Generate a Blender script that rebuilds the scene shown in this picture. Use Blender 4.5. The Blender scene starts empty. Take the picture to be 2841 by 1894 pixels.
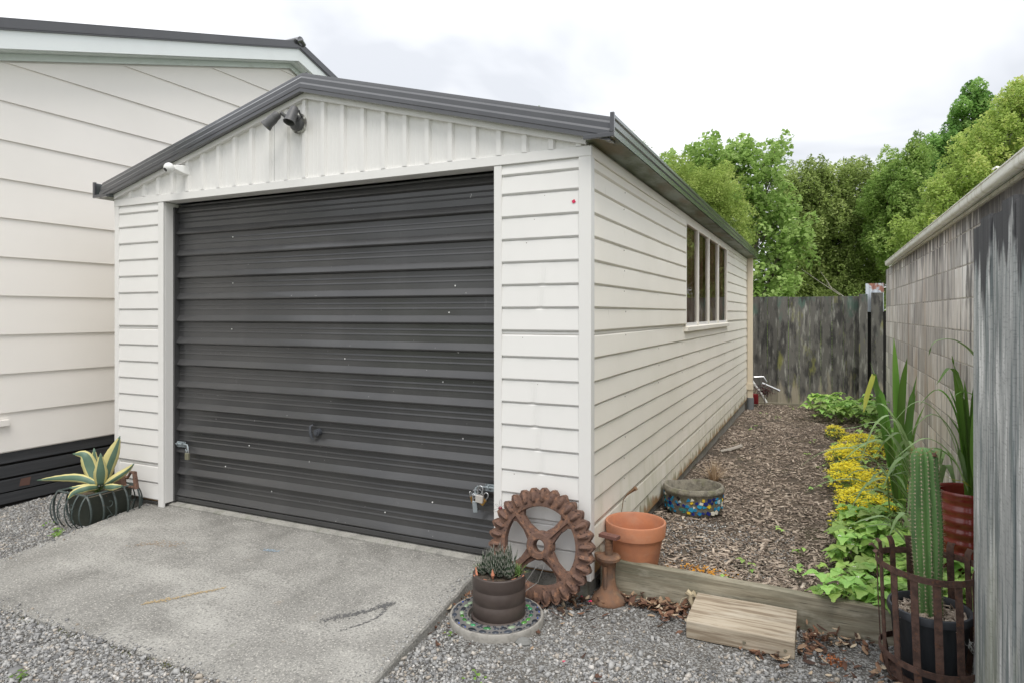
import bpy, math, random
import numpy as np
from mathutils import Vector, Matrix, Euler
PI = math.pi
rnd = random.Random(7)
rng = np.random.default_rng(7)
C = bpy.context.scene.collection
scn = bpy.context.scene

# ------------------------------------------------------------------ camera
cam = bpy.data.cameras.new('camera')
cam.sensor_width = 36.0
cam.lens = 36.0 * 1816 / 2841
cam.shift_y = -77 / 2841
cam.clip_start = 0.05
cam.clip_end = 600
camo = bpy.data.objects.new('camera', cam)
C.objects.link(camo)
camo.location = (1.0406, -3.0878, 1.3151)
camo.rotation_euler = (math.radians(90), 0, math.radians(25.33))
scn.camera = camo

# ------------------------------------------------------------------ sky: thin bright overcast
SUN_EL, SUN_AZ = math.radians(62), math.radians(148)      # high, behind the camera and to the right
world = bpy.data.worlds.new('World')
scn.world = world
world.use_nodes = True
wn = world.node_tree
wn.nodes.clear()
out = wn.nodes.new('ShaderNodeOutputWorld')
bg = wn.nodes.new('ShaderNodeBackground')
bg.inputs['Strength'].default_value = 0.1
sky = wn.nodes.new('ShaderNodeTexSky')
sky.sky_type = 'NISHITA'
sky.sun_disc = False
sky.sun_elevation = SUN_EL
sky.sun_rotation = SUN_AZ
tc = wn.nodes.new('ShaderNodeTexCoord')
sep = wn.nodes.new('ShaderNodeSeparateXYZ')
wn.links.new(tc.outputs['Generated'], sep.inputs[0])
mz = wn.nodes.new('ShaderNodeMath'); mz.operation = 'MAXIMUM'; mz.inputs[1].default_value = 0.0
wn.links.new(sep.outputs['Z'], mz.inputs[0])
az = wn.nodes.new('ShaderNodeMath'); az.operation = 'ADD'; az.inputs[1].default_value = 0.25
wn.links.new(mz.outputs[0], az.inputs[0])
dx = wn.nodes.new('ShaderNodeMath'); dx.operation = 'DIVIDE'
dy = wn.nodes.new('ShaderNodeMath'); dy.operation = 'DIVIDE'
wn.links.new(sep.outputs['X'], dx.inputs[0]); wn.links.new(az.outputs[0], dx.inputs[1])
wn.links.new(sep.outputs['Y'], dy.inputs[0]); wn.links.new(az.outputs[0], dy.inputs[1])
cmb = wn.nodes.new('ShaderNodeCombineXYZ')
wn.links.new(dx.outputs[0], cmb.inputs[0]); wn.links.new(dy.outputs[0], cmb.inputs[1])
n1 = wn.nodes.new('ShaderNodeTexNoise')
n1.inputs['Scale'].default_value = 1.1; n1.inputs['Detail'].default_value = 5; n1.inputs['Roughness'].default_value = 0.5
n1.inputs['Distortion'].default_value = 0.4
wn.links.new(cmb.outputs[0], n1.inputs['Vector'])
cr = wn.nodes.new('ShaderNodeValToRGB')
cr.color_ramp.elements[0].position = 0.40; cr.color_ramp.elements[0].color = (0.50, 0.515, 0.545, 1)
cr.color_ramp.elements[1].position = 0.72; cr.color_ramp.elements[1].color = (1.0, 1.0, 1.0, 1)
wn.links.new(n1.outputs['Fac'], cr.inputs['Fac'])
# overcast sky grows brighter towards the zenith
ez = wn.nodes.new('ShaderNodeMath'); ez.operation = 'MULTIPLY_ADD'; ez.inputs[1].default_value = 5.0; ez.inputs[2].default_value = 9.6
wn.links.new(mz.outputs[0], ez.inputs[0])
cs = wn.nodes.new('ShaderNodeVectorMath'); cs.operation = 'SCALE'
wn.links.new(cr.outputs['Color'], cs.inputs[0]); wn.links.new(ez.outputs[0], cs.inputs['Scale'])
mx = wn.nodes.new('ShaderNodeMix'); mx.data_type = 'RGBA'; mx.inputs[0].default_value = 0.93
wn.links.new(sky.outputs[0], mx.inputs[6]); wn.links.new(cs.outputs[0], mx.inputs[7])
wn.links.new(mx.outputs[2], bg.inputs['Color'])
wn.links.new(bg.outputs[0], out.inputs[0])

sl = bpy.data.lights.new('sun', 'SUN')
sl.energy = 1.5
sl.angle = math.radians(30)
sl.color = (1.0, 0.96, 0.90)
so = bpy.data.objects.new('sun', sl)
C.objects.link(so)
sd = Vector((math.sin(SUN_AZ) * math.cos(SUN_EL), math.cos(SUN_AZ) * math.cos(SUN_EL), math.sin(SUN_EL)))
so.rotation_euler = sd.to_track_quat('Z', 'Y').to_euler()

scn.view_settings.view_transform = 'Standard'
scn.view_settings.look = 'None'
scn.view_settings.gamma = 1.0
scn.view_settings.use_curve_mapping = False
scn.view_settings.exposure = 0.64

# ------------------------------------------------------------------ materials
def mat(name, col, rough=0.7, metal=0.0, layers=(), bump=(), rand=0.0, huer=0.0, space='Object', ramp=None,
        spec=0.5, transl=0.0, coat=0.0, alpha=None):
    """layers: dict(col, sc, lo, hi, amt, det, kind, z=(z0,z1))   bump: (scale, strength, distance[, kind])"""
    m = bpy.data.materials.new(name)
    m.use_nodes = True
    nt = m.node_tree
    N, L = nt.nodes, nt.links
    b = N['Principled BSDF']
    b.inputs['Roughness'].default_value = rough
    b.inputs['Metallic'].default_value = metal
    b.inputs['Specular IOR Level'].default_value = spec
    if coat: b.inputs['Coat Weight'].default_value = coat; b.inputs['Coat Roughness'].default_value = 0.15
    if space == 'World':
        g = N.new('ShaderNodeNewGeometry'); base = g.outputs['Position']
    else:
        t = N.new('ShaderNodeTexCoord'); base = t.outputs['Object']
    oi = N.new('ShaderNodeObjectInfo')
    if space == 'Object' and (rand or huer):
        mu = N.new('ShaderNodeMath'); mu.operation = 'MULTIPLY'; mu.inputs[1].default_value = 37.0
        L.new(oi.outputs['Random'], mu.inputs[0])
        av = N.new('ShaderNodeVectorMath'); av.operation = 'ADD'
        L.new(base, av.inputs[0]); L.new(mu.outputs[0], av.inputs[1]); base = av.outputs[0]
    def mapped(sc):
        if isinstance(sc, (int, float)): sc = (sc, sc, sc)
        v = N.new('ShaderNodeVectorMath'); v.operation = 'MULTIPLY'
        v.inputs[1].default_value = sc
        L.new(base, v.inputs[0])
        return v.outputs[0]
    def tex(kind, sc, det):
        if kind == 'voronoi':
            x = N.new('ShaderNodeTexVoronoi'); x.inputs['Scale'].default_value = 1.0
            L.new(mapped(sc), x.inputs['Vector']); return x.outputs['Distance']
        if kind == 'cell':
            x = N.new('ShaderNodeTexVoronoi'); x.inputs['Scale'].default_value = 1.0
            L.new(mapped(sc), x.inputs['Vector'])
            s = N.new('ShaderNodeSeparateColor'); L.new(x.outputs['Color'], s.inputs[0]); return s.outputs[0]
        x = N.new('ShaderNodeTexNoise'); x.inputs['Scale'].default_value = 1.0
        x.inputs['Detail'].default_value = det; x.inputs['Roughness'].default_value = 0.6
        L.new(mapped(sc), x.inputs['Vector']); return x.outputs['Fac']
    cur = None
    if ramp:
        at = N.new('ShaderNodeAttribute'); at.attribute_name = 'rnd'
        r = N.new('ShaderNodeValToRGB'); els = r.color_ramp.elements
        while len(els) < len(ramp): els.new(0.5)
        for e, (p, c) in zip(els, ramp): e.position = p; e.color = (*c, 1)
        L.new(at.outputs['Fac'], r.inputs['Fac']); cur = r.outputs['Color']
    else:
        rg = N.new('ShaderNodeRGB'); rg.outputs[0].default_value = (*col, 1); cur = rg.outputs[0]
    for ly in layers:
        f = tex(ly.get('kind', 'noise'), ly['sc'], ly.get('det', 4))
        if 'z' in ly:      # the stain reaches further where the height is closer to z0
            z0, z1 = ly['z']
            sx = N.new('ShaderNodeSeparateXYZ'); 
            g2 = N.new('ShaderNodeNewGeometry'); L.new(g2.outputs['Position'], sx.inputs[0])
            mr = N.new('ShaderNodeMapRange'); mr.inputs['From Min'].default_value = z0; mr.inputs['From Max'].default_value = z1
            mr.inputs['To Min'].default_value = ly.get('zg', 0.5); mr.inputs['To Max'].default_value = -ly.get('zg', 0.5)
            L.new(sx.outputs[ly.get('ax', 'Z')], mr.inputs['Value'])
            ad = N.new('ShaderNodeMath'); ad.operation = 'ADD'
            L.new(f, ad.inputs[0]); L.new(mr.outputs[0], ad.inputs[1]); f = ad.outputs[0]
        r = N.new('ShaderNodeMapRange')
        r.inputs['From Min'].default_value = ly.get('lo', 0.4); r.inputs['From Max'].default_value = ly.get('hi', 0.6)
        r.inputs['To Max'].default_value = ly.get('amt', 1.0); r.clamp = True
        L.new(f, r.inputs['Value'])
        mxx = N.new('ShaderNodeMix'); mxx.data_type = 'RGBA'
        L.new(r.outputs[0], mxx.inputs[0]); L.new(cur, mxx.inputs[6]); mxx.inputs[7].default_value = (*ly['col'], 1)
        cur = mxx.outputs[2]
    if rand or huer:
        h = N.new('ShaderNodeHueSaturation')
        mr = N.new('ShaderNodeMapRange'); mr.inputs['To Min'].default_value = 1 - rand; mr.inputs['To Max'].default_value = 1 + rand
        L.new(oi.outputs['Random'], mr.inputs['Value']); L.new(mr.outputs[0], h.inputs['Value'])
        if huer:
            m2 = N.new('ShaderNodeMath'); m2.operation = 'MULTIPLY'; m2.inputs[1].default_value = 7.31
            m3 = N.new('ShaderNodeMath'); m3.operation = 'FRACT'
            m4 = N.new('ShaderNodeMapRange'); m4.inputs['To Min'].default_value = 0.5 - huer; m4.inputs['To Max'].default_value = 0.5 + huer
            L.new(oi.outputs['Random'], m2.inputs[0]); L.new(m2.outputs[0], m3.inputs[0]); L.new(m3.outputs[0], m4.inputs['Value'])
            L.new(m4.outputs[0], h.inputs['Hue'])
        L.new(cur, h.inputs['Color']); cur = h.outputs['Color']
    L.new(cur, b.inputs['Base Color'])
    prev = None
    for bp in bump:
        k = bp[3] if len(bp) > 3 else 'noise'
        bn = N.new('ShaderNodeBump'); bn.inputs['Strength'].default_value = bp[1]; bn.inputs['Distance'].default_value = bp[2]
        L.new(tex(k, bp[0], 3), bn.inputs['Height'])
        if prev: L.new(prev, bn.inputs['Normal'])
        prev = bn.outputs[0]
    if prev: L.new(prev, b.inputs['Normal'])
    if transl:
        o = N['Material Output']
        tr = N.new('ShaderNodeBsdfTranslucent'); L.new(cur, tr.inputs['Color'])
        ms = N.new('ShaderNodeMixShader'); ms.inputs[0].default_value = transl
        L.new(b.outputs[0], ms.inputs[1]); L.new(tr.outputs[0], ms.inputs[2]); L.new(ms.outputs[0], o.inputs['Surface'])
    return m

WHITE = mat('white_painted_steel', (0.755, 0.745, 0.722), 0.42, layers=[
    dict(col=(0.67, 0.665, 0.645), sc=(1.6, 1.6, 1.2), lo=0.5, hi=0.8, amt=0.35),
    dict(col=(0.45, 0.42, 0.37), sc=(55, 55, 55), lo=0.76, hi=0.80, amt=0.4)],
    bump=[((1.8, 1.8, 2.4), 0.10, 0.008)], space='World')
CREAM = mat('cream_painted_steel', (0.88, 0.842, 0.76), 0.5, layers=[
    dict(col=(0.74, 0.70, 0.61), sc=(0.8, 0.8, 1.2), lo=0.4, hi=0.75, amt=0.55),
    dict(col=(0.50, 0.50, 0.34), sc=(9, 9, 2.0), lo=0.45, hi=0.8, amt=0.5, z=(0.0, 0.55), zg=0.22),
    dict(col=(0.47, 0.43, 0.34), sc=(40, 40, 8), lo=0.68, hi=0.76, amt=0.4),
    dict(col=(0.22, 0.20, 0.09), sc=(10, 10, 5), lo=0.55, hi=0.66, amt=0.75, z=(0.0, 0.2), zg=0.22, det=8),
    dict(col=(0.30, 0.155, 0.06), sc=(13, 9, 7), lo=0.55, hi=0.68, amt=0.85, z=(0.0, 0.15), zg=0.24, det=8)],
    bump=[((1.5, 1.5, 2.5), 0.2, 0.01)], space='World')
FRIEZE = mat('weathered_cream_steel', (0.60, 0.56, 0.46), 0.6, layers=[
    dict(col=(0.30, 0.28, 0.22), sc=(6, 4, 22), lo=0.5, hi=0.75, amt=0.6)], space='World')
HOUSEW = mat('house_paint', (0.88, 0.845, 0.80), 0.6, layers=[
    dict(col=(0.76, 0.73, 0.69), sc=(0.9, 0.9, 0.9), lo=0.45, hi=0.8, amt=0.4)],
    bump=[((14, 5, 14), 0.12, 0.004)], space='World')
SASH = mat('pale_mint_paint', (0.66, 0.72, 0.68), 0.55, layers=[dict(col=(0.45, 0.5, 0.44), sc=8, lo=0.5, hi=0.75, amt=0.4)])
BARGE = mat('white_barge_paint', (0.80, 0.84, 0.84), 0.45, layers=[dict(col=(0.68, 0.7, 0.7), sc=4, lo=0.5, hi=0.8, amt=0.3)])
ROOF = mat('charcoal_roof_steel', (0.055, 0.056, 0.061), 0.28, 0.0, coat=0.9, layers=[
    dict(col=(0.09, 0.09, 0.095), sc=(5, 5, 5), lo=0.45, hi=0.8, amt=0.4)], bump=[(3, 0.1, 0.01)], space='World')
GUT = mat('grey_green_gutter_steel', (0.085, 0.092, 0.094), 0.25, coat=0.9, layers=[
    dict(col=(0.075, 0.095, 0.085), sc=(2, 0.7, 4), lo=0.4, hi=0.7, amt=0.8),
    dict(col=(0.14, 0.13, 0.10), sc=(9, 2, 9), lo=0.6, hi=0.8, amt=0.4)], space='World')
SOFF = mat('mouldy_zinc', (0.21, 0.24, 0.20), 0.55, layers=[
    dict(col=(0.075, 0.095, 0.04), sc=(7, 3, 4), lo=0.42, hi=0.62, amt=0.95),
    dict(col=(0.13, 0.085, 0.025), sc=(5, 1.4, 4), lo=0.52, hi=0.68, amt=0.8),
    dict(col=(0.03, 0.035, 0.02), sc=(20, 14, 4), lo=0.58, hi=0.72, amt=0.7)], space='World')
DOOR = mat('charcoal_door_steel', (0.043, 0.043, 0.044), 0.34, coat=0.45, layers=[
    dict(col=(0.066, 0.065, 0.063), sc=(1.6, 1.6, 3), lo=0.42, hi=0.75, amt=0.5),
    dict(col=(0.09, 0.088, 0.086), sc=(2.2, 2.2, 0.6), lo=0.55, hi=0.75, amt=0.3),
    dict(col=(0.6, 0.6, 0.58), sc=55, lo=0.80, hi=0.81, amt=0.4, det=1),
    dict(col=(0.12, 0.12, 0.12), sc=(28, 28, 12), lo=0.68, hi=0.76, amt=0.3)],
    bump=[((3, 3, 9), 0.25, 0.006)], space='World')
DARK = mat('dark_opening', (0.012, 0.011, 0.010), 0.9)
SLAT = mat('charcoal_stained_timber', (0.040, 0.042, 0.046), 0.6, layers=[
    dict(col=(0.075, 0.078, 0.085), sc=(30, 1.5, 60), lo=0.4, hi=0.75, amt=0.6)],
    bump=[((40, 2, 80), 0.4, 0.003)], rand=0.15)
CONC = mat('worn_concrete', (0.305, 0.297, 0.275), 0.9, layers=[
    dict(col=(0.185, 0.18, 0.165), sc=(1.9, 1.1, 1), lo=0.44, hi=0.62, amt=0.85, det=6),
    dict(col=(0.47, 0.46, 0.425), sc=(1.6, 3.2, 1), lo=0.50, hi=0.68, amt=0.65, det=7),
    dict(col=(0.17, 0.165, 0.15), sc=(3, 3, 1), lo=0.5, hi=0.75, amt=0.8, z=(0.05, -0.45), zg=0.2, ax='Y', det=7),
    dict(col=(0.12, 0.118, 0.11), sc=(90, 90, 90), lo=0.49, hi=0.64, amt=0.7, det=5),
    dict(col=(0.56, 0.54, 0.49), sc=(120, 120, 120), lo=0.57, hi=0.66, amt=0.7, det=2),
    dict(col=(0.33, 0.20, 0.09), sc=(2.6, 3.2, 1), lo=0.66, hi=0.76, amt=0.5, det=6),
    dict(col=(0.10, 0.12, 0.05), sc=(12, 5, 1), lo=0.62, hi=0.75, amt=0.6, z=(-0.12, -0.06), zg=0.12)],
    bump=[(95, 0.55, 0.006), (7, 0.2, 0.02)], space='World')
CONC2 = mat('pale_concrete', (0.33, 0.32, 0.29), 0.9, layers=[
    dict(col=(0.17, 0.165, 0.15), sc=9, lo=0.45, hi=0.7, amt=0.7, det=6),
    dict(col=(0.10, 0.12, 0.06), sc=(14, 6, 9), lo=0.55, hi=0.75, amt=0.6),
    dict(col=(0.08, 0.08, 0.08), sc=120, lo=0.55, hi=0.65, amt=0.6)], bump=[(80, 0.4, 0.004)], space='World')
SOIL = mat('dark_soil', (0.115, 0.088, 0.064), 0.95, layers=[
    dict(col=(0.03, 0.026, 0.02), sc=5, lo=0.4, hi=0.65, amt=0.9, det=6),
    dict(col=(0.17, 0.13, 0.095), sc=70, lo=0.5, hi=0.65, amt=0.7, det=4),
    dict(col=(0.07, 0.085, 0.025), sc=3.2, lo=0.58, hi=0.72, amt=0.6, det=6)],
    bump=[(60, 0.9, 0.015), (12, 0.5, 0.03)], space='World')
GRAV0 = mat('fine_grit', (0.145, 0.135, 0.12), 0.95, layers=[
    dict(col=(0.07, 0.065, 0.058), sc=3.0, lo=0.42, hi=0.62, amt=0.85, det=6),
    dict(col=(0.34, 0.34, 0.33), sc=130, lo=0.52, hi=0.62, amt=0.8, kind='cell'),
    dict(col=(0.06, 0.06, 0.058), sc=90, lo=0.52, hi=0.62, amt=0.6)],
    bump=[(130, 0.9, 0.008, 'voronoi'), (40, 0.4, 0.01)], space='World')
STONES = mat('grey_gravel_stones', (0.3, 0.3, 0.3), 0.8, ramp=[
    (0.0, (0.11, 0.11, 0.11)), (0.25, (0.22, 0.22, 0.22)), (0.5, (0.33, 0.33, 0.325)), (0.75, (0.44, 0.435, 0.42)),
    (0.88, (0.36, 0.31, 0.25)), (1.0, (0.72, 0.71, 0.69))],
    layers=[dict(col=(0.14, 0.13, 0.115), sc=160, lo=0.5, hi=0.7, amt=0.35)], space='World')
CHIPS = mat('bark_chips', (0.2, 0.15, 0.12), 0.9, ramp=[
    (0.0, (0.11, 0.085, 0.066)), (0.3, (0.28, 0.22, 0.175)), (0.6, (0.46, 0.375, 0.30)), (0.9, (0.64, 0.54, 0.44)),
    (1.0, (0.70, 0.62, 0.51))], layers=[dict(col=(0.08, 0.055, 0.04), sc=90, lo=0.5, hi=0.7, amt=0.5)], space='World')
LITTER = mat('dead_leaves', (0.2, 0.1, 0.05), 0.75, ramp=[
    (0.0, (0.05, 0.028, 0.02)), (0.35, (0.13, 0.062, 0.038)), (0.6, (0.23, 0.115, 0.065)), (0.85, (0.36, 0.25, 0.16)),
    (1.0, (0.58, 0.49, 0.36))], transl=0.15)
GRASSY = mat('rough_grass', (0.10, 0.14, 0.035), 0.95, layers=[dict(col=(0.20, 0.24, 0.06), sc=2, lo=0.4, hi=0.7)],
             bump=[(30, 0.8, 0.05)], space='World')
WALLB = mat('stained_concrete_block', (0.58, 0.545, 0.51), 0.92, layers=[
    dict(col=(0.80, 0.79, 0.77), sc=(9, 9, 2.0), lo=0.50, hi=0.64, amt=0.8, det=6),
    dict(col=(0.29, 0.27, 0.265), sc=(16, 16, 1.8), lo=0.50, hi=0.62, amt=0.85, det=7),
    dict(col=(0.42, 0.31, 0.22), sc=(3.4, 3.4, 0.8), lo=0.55, hi=0.66, amt=0.55, det=5),
    dict(col=(0.085, 0.08, 0.085), sc=(12, 12, 1.0), lo=0.54, hi=0.64, amt=0.8, z=(1.92, 1.45), zg=0.16, det=7),
    dict(col=(0.09, 0.085, 0.085), sc=(6, 6, 1.6), lo=0.54, hi=0.62, amt=0.8, z=(0.8, 2.6), zg=0.22, ax='Y', det=7)],
    bump=[(110, 0.5, 0.004), (18, 0.25, 0.01)], space='World', rand=0.26)
MORTAR = mat('pale_mortar', (0.44, 0.41, 0.37), 0.95, layers=[dict(col=(0.16, 0.15, 0.14), sc=(12, 12, 2), lo=0.5, hi=0.65, amt=0.8)],
             bump=[(90, 0.5, 0.004)], space='World')
PALE = mat('silvered_rough_sawn_timber', (0.42, 0.435, 0.43), 0.88, layers=[
    dict(col=(0.78, 0.79, 0.78), sc=(14, 14, 1.6), lo=0.48, hi=0.57, amt=0.85, det=6),
    dict(col=(0.14, 0.175, 0.18), sc=(20, 20, 1.7), lo=0.50, hi=0.58, amt=0.8, det=7),
    dict(col=(0.07, 0.08, 0.08), sc=(95, 95, 2.6), lo=0.54, hi=0.64, amt=0.55, det=3),
    dict(col=(0.14, 0.155, 0.155), sc=(9, 26, 130), lo=0.54, hi=0.64, amt=0.35, det=4),
    dict(col=(0.27, 0.29, 0.18), sc=(6, 6, 1.0), lo=0.5, hi=0.7, amt=0.6, z=(-0.2, 0.8), zg=0.14, det=6),
    dict(col=(0.035, 0.035, 0.04), sc=(12, 12, 2.0), lo=0.52, hi=0.60, amt=0.92, z=(1.66, 1.2), zg=0.26, det=7)],
    bump=[((90, 90, 3), 0.5, 0.003)], space='World', rand=0.14)
FENCEB = mat('blackened_lichen_palings', (0.12, 0.115, 0.105), 0.95, layers=[
    dict(col=(0.40, 0.395, 0.36), sc=(22, 22, 3.4), lo=0.54, hi=0.70, amt=0.75, det=8),
    dict(col=(0.06, 0.13, 0.10), sc=(6, 6, 2.5), lo=0.56, hi=0.68, amt=0.65, z=(1.7, 0.9), zg=0.1),
    dict(col=(0.035, 0.034, 0.033), sc=(10, 10, 3.0), lo=0.49, hi=0.60, amt=0.85, det=7),
    dict(col=(0.33, 0.295, 0.22), sc=(12, 12, 2.0), lo=0.5, hi=0.64, amt=0.75, z=(-0.2, 0.55), zg=0.2, det=6),
    dict(col=(0.24, 0.24, 0.06), sc=(5, 5, 1.8), lo=0.60, hi=0.70, amt=0.6)],
    bump=[((50, 50, 3), 0.7, 0.006)], space='World', rand=0.25)
TIMBER = mat('weathered_edging_timber', (0.34, 0.31, 0.235), 0.88, layers=[
    dict(col=(0.10, 0.10, 0.065), sc=(2.4, 8, 9), lo=0.42, hi=0.64, amt=0.8, det=6),
    dict(col=(0.17, 0.145, 0.10), sc=(3, 40, 60), lo=0.45, hi=0.6, amt=0.7, det=5),
    dict(col=(0.46, 0.43, 0.35), sc=(5, 20, 14), lo=0.56, hi=0.7, amt=0.6, det=5),
    dict(col=(0.05, 0.05, 0.04), sc=(7, 60, 150), lo=0.64, hi=0.70, amt=0.8)],
    bump=[((4, 50, 90), 0.5, 0.004)], space='World')
TIMBER2 = mat('weathered_step_timber', (0.44, 0.375, 0.285), 0.85, layers=[
    dict(col=(0.20, 0.15, 0.10), sc=(2.5, 45, 55), lo=0.46, hi=0.58, amt=0.8, det=5),
    dict(col=(0.54, 0.49, 0.40), sc=(4, 12, 12), lo=0.5, hi=0.7, amt=0.7, det=6),
    dict(col=(0.16, 0.13, 0.095), sc=(2, 50, 60), lo=0.62, hi=0.70, amt=0.8),
    dict(col=(0.10, 0.075, 0.05), sc=(16, 16, 16), lo=0.72, hi=0.78, amt=0.7)],
    bump=[((5, 60, 80), 0.5, 0.004)], space='World')
RUST = mat('pitted_rust', (0.155, 0.088, 0.062), 0.9, layers=[
    dict(col=(0.12, 0.072, 0.058), sc=22, lo=0.42, hi=0.62, amt=0.8, det=6),
    dict(col=(0.30, 0.155, 0.09), sc=34, lo=0.52, hi=0.66, amt=0.7, det=6),
    dict(col=(0.028, 0.018, 0.018), sc=85, lo=0.60, hi=0.65, amt=0.85, det=3)],
    bump=[(90, 0.7, 0.004), (240, 0.5, 0.002)], space='World')
RUST2 = mat('dark_brown_rust', (0.12, 0.068, 0.052), 0.85, layers=[
    dict(col=(0.05, 0.028, 0.022), sc=30, lo=0.42, hi=0.6, amt=0.8, det=6),
    dict(col=(0.17, 0.075, 0.04), sc=75, lo=0.55, hi=0.66, amt=0.7, det=5)],
    bump=[(170, 0.6, 0.002)], space='World')
JACKR = mat('orange_brown_rust', (0.20, 0.105, 0.06), 0.85, layers=[
    dict(col=(0.12, 0.08, 0.06), sc=18, lo=0.42, hi=0.62, amt=0.8, det=6),
    dict(col=(0.30, 0.18, 0.10), sc=26, lo=0.52, hi=0.7, amt=0.7, det=6),
    dict(col=(0.11, 0.115, 0.09), sc=11, lo=0.58, hi=0.7, amt=0.5)], bump=[(140, 0.5, 0.003)], space='World')
TERRA = mat('terracotta', (0.50, 0.20, 0.10), 0.75, layers=[
    dict(col=(0.33, 0.15, 0.095), sc=7, lo=0.42, hi=0.65, amt=0.7, det=6),
    dict(col=(0.50, 0.27, 0.17), sc=(9, 9, 14), lo=0.52, hi=0.72, amt=0.5, det=6),
    dict(col=(0.36, 0.26, 0.22), sc=(5, 5, 9), lo=0.6, hi=0.75, amt=0.5)], bump=[(60, 0.15, 0.003)])
BROWNP = mat('brown_glazed_pot', (0.062, 0.046, 0.040), 0.5, layers=[
    dict(col=(0.10, 0.078, 0.066), sc=8, lo=0.45, hi=0.7, amt=0.6, det=6)], bump=[(70, 0.2, 0.002)])
CHIPPED = mat('chipped_clay_edge', (0.48, 0.19, 0.11), 0.8)
CREAMRING = mat('ring_concrete', (0.33, 0.315, 0.285), 0.9, layers=[dict(col=(0.2, 0.19, 0.17), sc=30, lo=0.45, hi=0.65, amt=0.7)],
                bump=[(120, 0.4, 0.003)])
RINGTOP = mat('ring_grout', (0.15, 0.145, 0.14), 0.85, bump=[(120, 0.3, 0.003)])
PEB = mat('dark_blue_pebble', (0.035, 0.042, 0.055), 0.28, rand=0.5)
GGL = mat('green_glass_nugget', (0.03, 0.19, 0.045), 0.08, huer=0.05, rand=0.4, coat=0.6)
PGL = mat('pale_green_glass_nugget', (0.27, 0.36, 0.24), 0.1, rand=0.2)
BGL = mat('blue_glass_nugget', (0.03, 0.07, 0.30), 0.08, rand=0.3)
REDGL = mat('red_drip_glaze', (0.17, 0.022, 0.018), 0.14, layers=[
    dict(col=(0.30, 0.05, 0.035), sc=(4, 4, 9), lo=0.5, hi=0.68, amt=0.8, det=5),
    dict(col=(0.03, 0.013, 0.012), sc=(6, 6, 3), lo=0.55, hi=0.65, amt=0.9, z=(0.5, 0.2), zg=0.10),
    dict(col=(0.09, 0.03, 0.015), sc=(6, 6, 4), lo=0.45, hi=0.6, amt=0.8, z=(0.0, 0.3), zg=0.16)], coat=0.5)
BLKPL = mat('black_nursery_plastic', (0.022, 0.025, 0.030), 0.45, layers=[dict(col=(0.05, 0.055, 0.06), sc=(20, 20, 6), lo=0.45, hi=0.7, amt=0.5)])
BLKRIM = mat('grey_black_plastic_rim', (0.055, 0.06, 0.07), 0.5)
CACT = mat('cactus_green', (0.15, 0.29, 0.09), 0.6, layers=[
    dict(col=(0.07, 0.145, 0.055), sc=(16, 16, 4), lo=0.42, hi=0.65, amt=0.7),
    dict(col=(0.33, 0.26, 0.14), sc=(40, 40, 12), lo=0.66, hi=0.71, amt=0.9)])
SPINE = mat('straw_spines', (0.55, 0.47, 0.33), 0.8)
SPINEO = mat('orange_brown_spines', (0.42, 0.17, 0.05), 0.8)
IRON = mat('dark_green_wrought_iron', (0.045, 0.062, 0.058), 0.4, layers=[dict(col=(0.06, 0.07, 0.066), sc=30, lo=0.5, hi=0.7, amt=0.6),
    dict(col=(0.20, 0.09, 0.04), sc=25, lo=0.68, hi=0.74, amt=0.8)], space='World')
BOXGR = mat('dark_green_planter', (0.030, 0.036, 0.028), 0.5, layers=[dict(col=(0.055, 0.062, 0.045), sc=12, lo=0.45, hi=0.7, amt=0.7),
    dict(col=(0.33, 0.13, 0.06), sc=(16, 16, 30), lo=0.70, hi=0.74, amt=0.9)], bump=[(40, 0.4, 0.004)], space='World')
AGG = mat('agave_blue_green', (0.115, 0.19, 0.13), 0.5, layers=[dict(col=(0.075, 0.14, 0.10), sc=14, lo=0.4, hi=0.7, amt=0.7)])
AGY = mat('agave_cream_margin', (0.62, 0.55, 0.24), 0.5, layers=[dict(col=(0.50, 0.50, 0.22), sc=14, lo=0.4, hi=0.7, amt=0.7)])
STRAW = mat('strawberry_leaf', (0.33, 0.55, 0.13), 0.5, rand=0.32, huer=0.018, transl=0.3, layers=[
    dict(col=(0.48, 0.66, 0.20), sc=30, lo=0.4, hi=0.7, amt=0.5)])
STEMG = mat('green_stem', (0.16, 0.24, 0.06), 0.6)
IRISM = mat('strap_leaf_green', (0.15, 0.32, 0.055), 0.4, rand=0.3, huer=0.01, transl=0.3, layers=[
    dict(col=(0.18, 0.34, 0.06), sc=(90, 90, 2), lo=0.4, hi=0.65, amt=0.7)])
ARCHM = mat('grey_green_arching_leaf', (0.26, 0.39, 0.16), 0.4, rand=0.25, transl=0.25, layers=[
    dict(col=(0.24, 0.32, 0.15), sc=(60, 60, 8), lo=0.45, hi=0.7, amt=0.6)])
YELLEAF = mat('yellowing_leaf', (0.42, 0.45, 0.07), 0.5, transl=0.3)
YFL = mat('golden_yellow_flowers', (0.74, 0.56, 0.02), 0.7, ramp=[(0, (0.93, 0.76, 0.02)), (0.7, (0.98, 0.88, 0.05)), (1, (0.75, 0.74, 0.10))], transl=0.2)
SEDL = mat('sedum_foliage', (0.13, 0.22, 0.06), 0.6, ramp=[(0, (0.09, 0.17, 0.045)), (0.6, (0.19, 0.31, 0.09)), (1, (0.32, 0.42, 0.15))], transl=0.2)
PETW = mat('white_petals', (0.85, 0.85, 0.82), 0.6, transl=0.2)
PINK = mat('pink_petal', (0.75, 0.06, 0.16), 0.6)
HAW = mat('striped_haworthia', (0.04, 0.075, 0.035), 0.5, ramp=[(0, (0.02, 0.042, 0.022)), (0.6, (0.05, 0.09, 0.045)), (0.85, (0.10, 0.13, 0.09)), (1, (0.30, 0.30, 0.26))])
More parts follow.
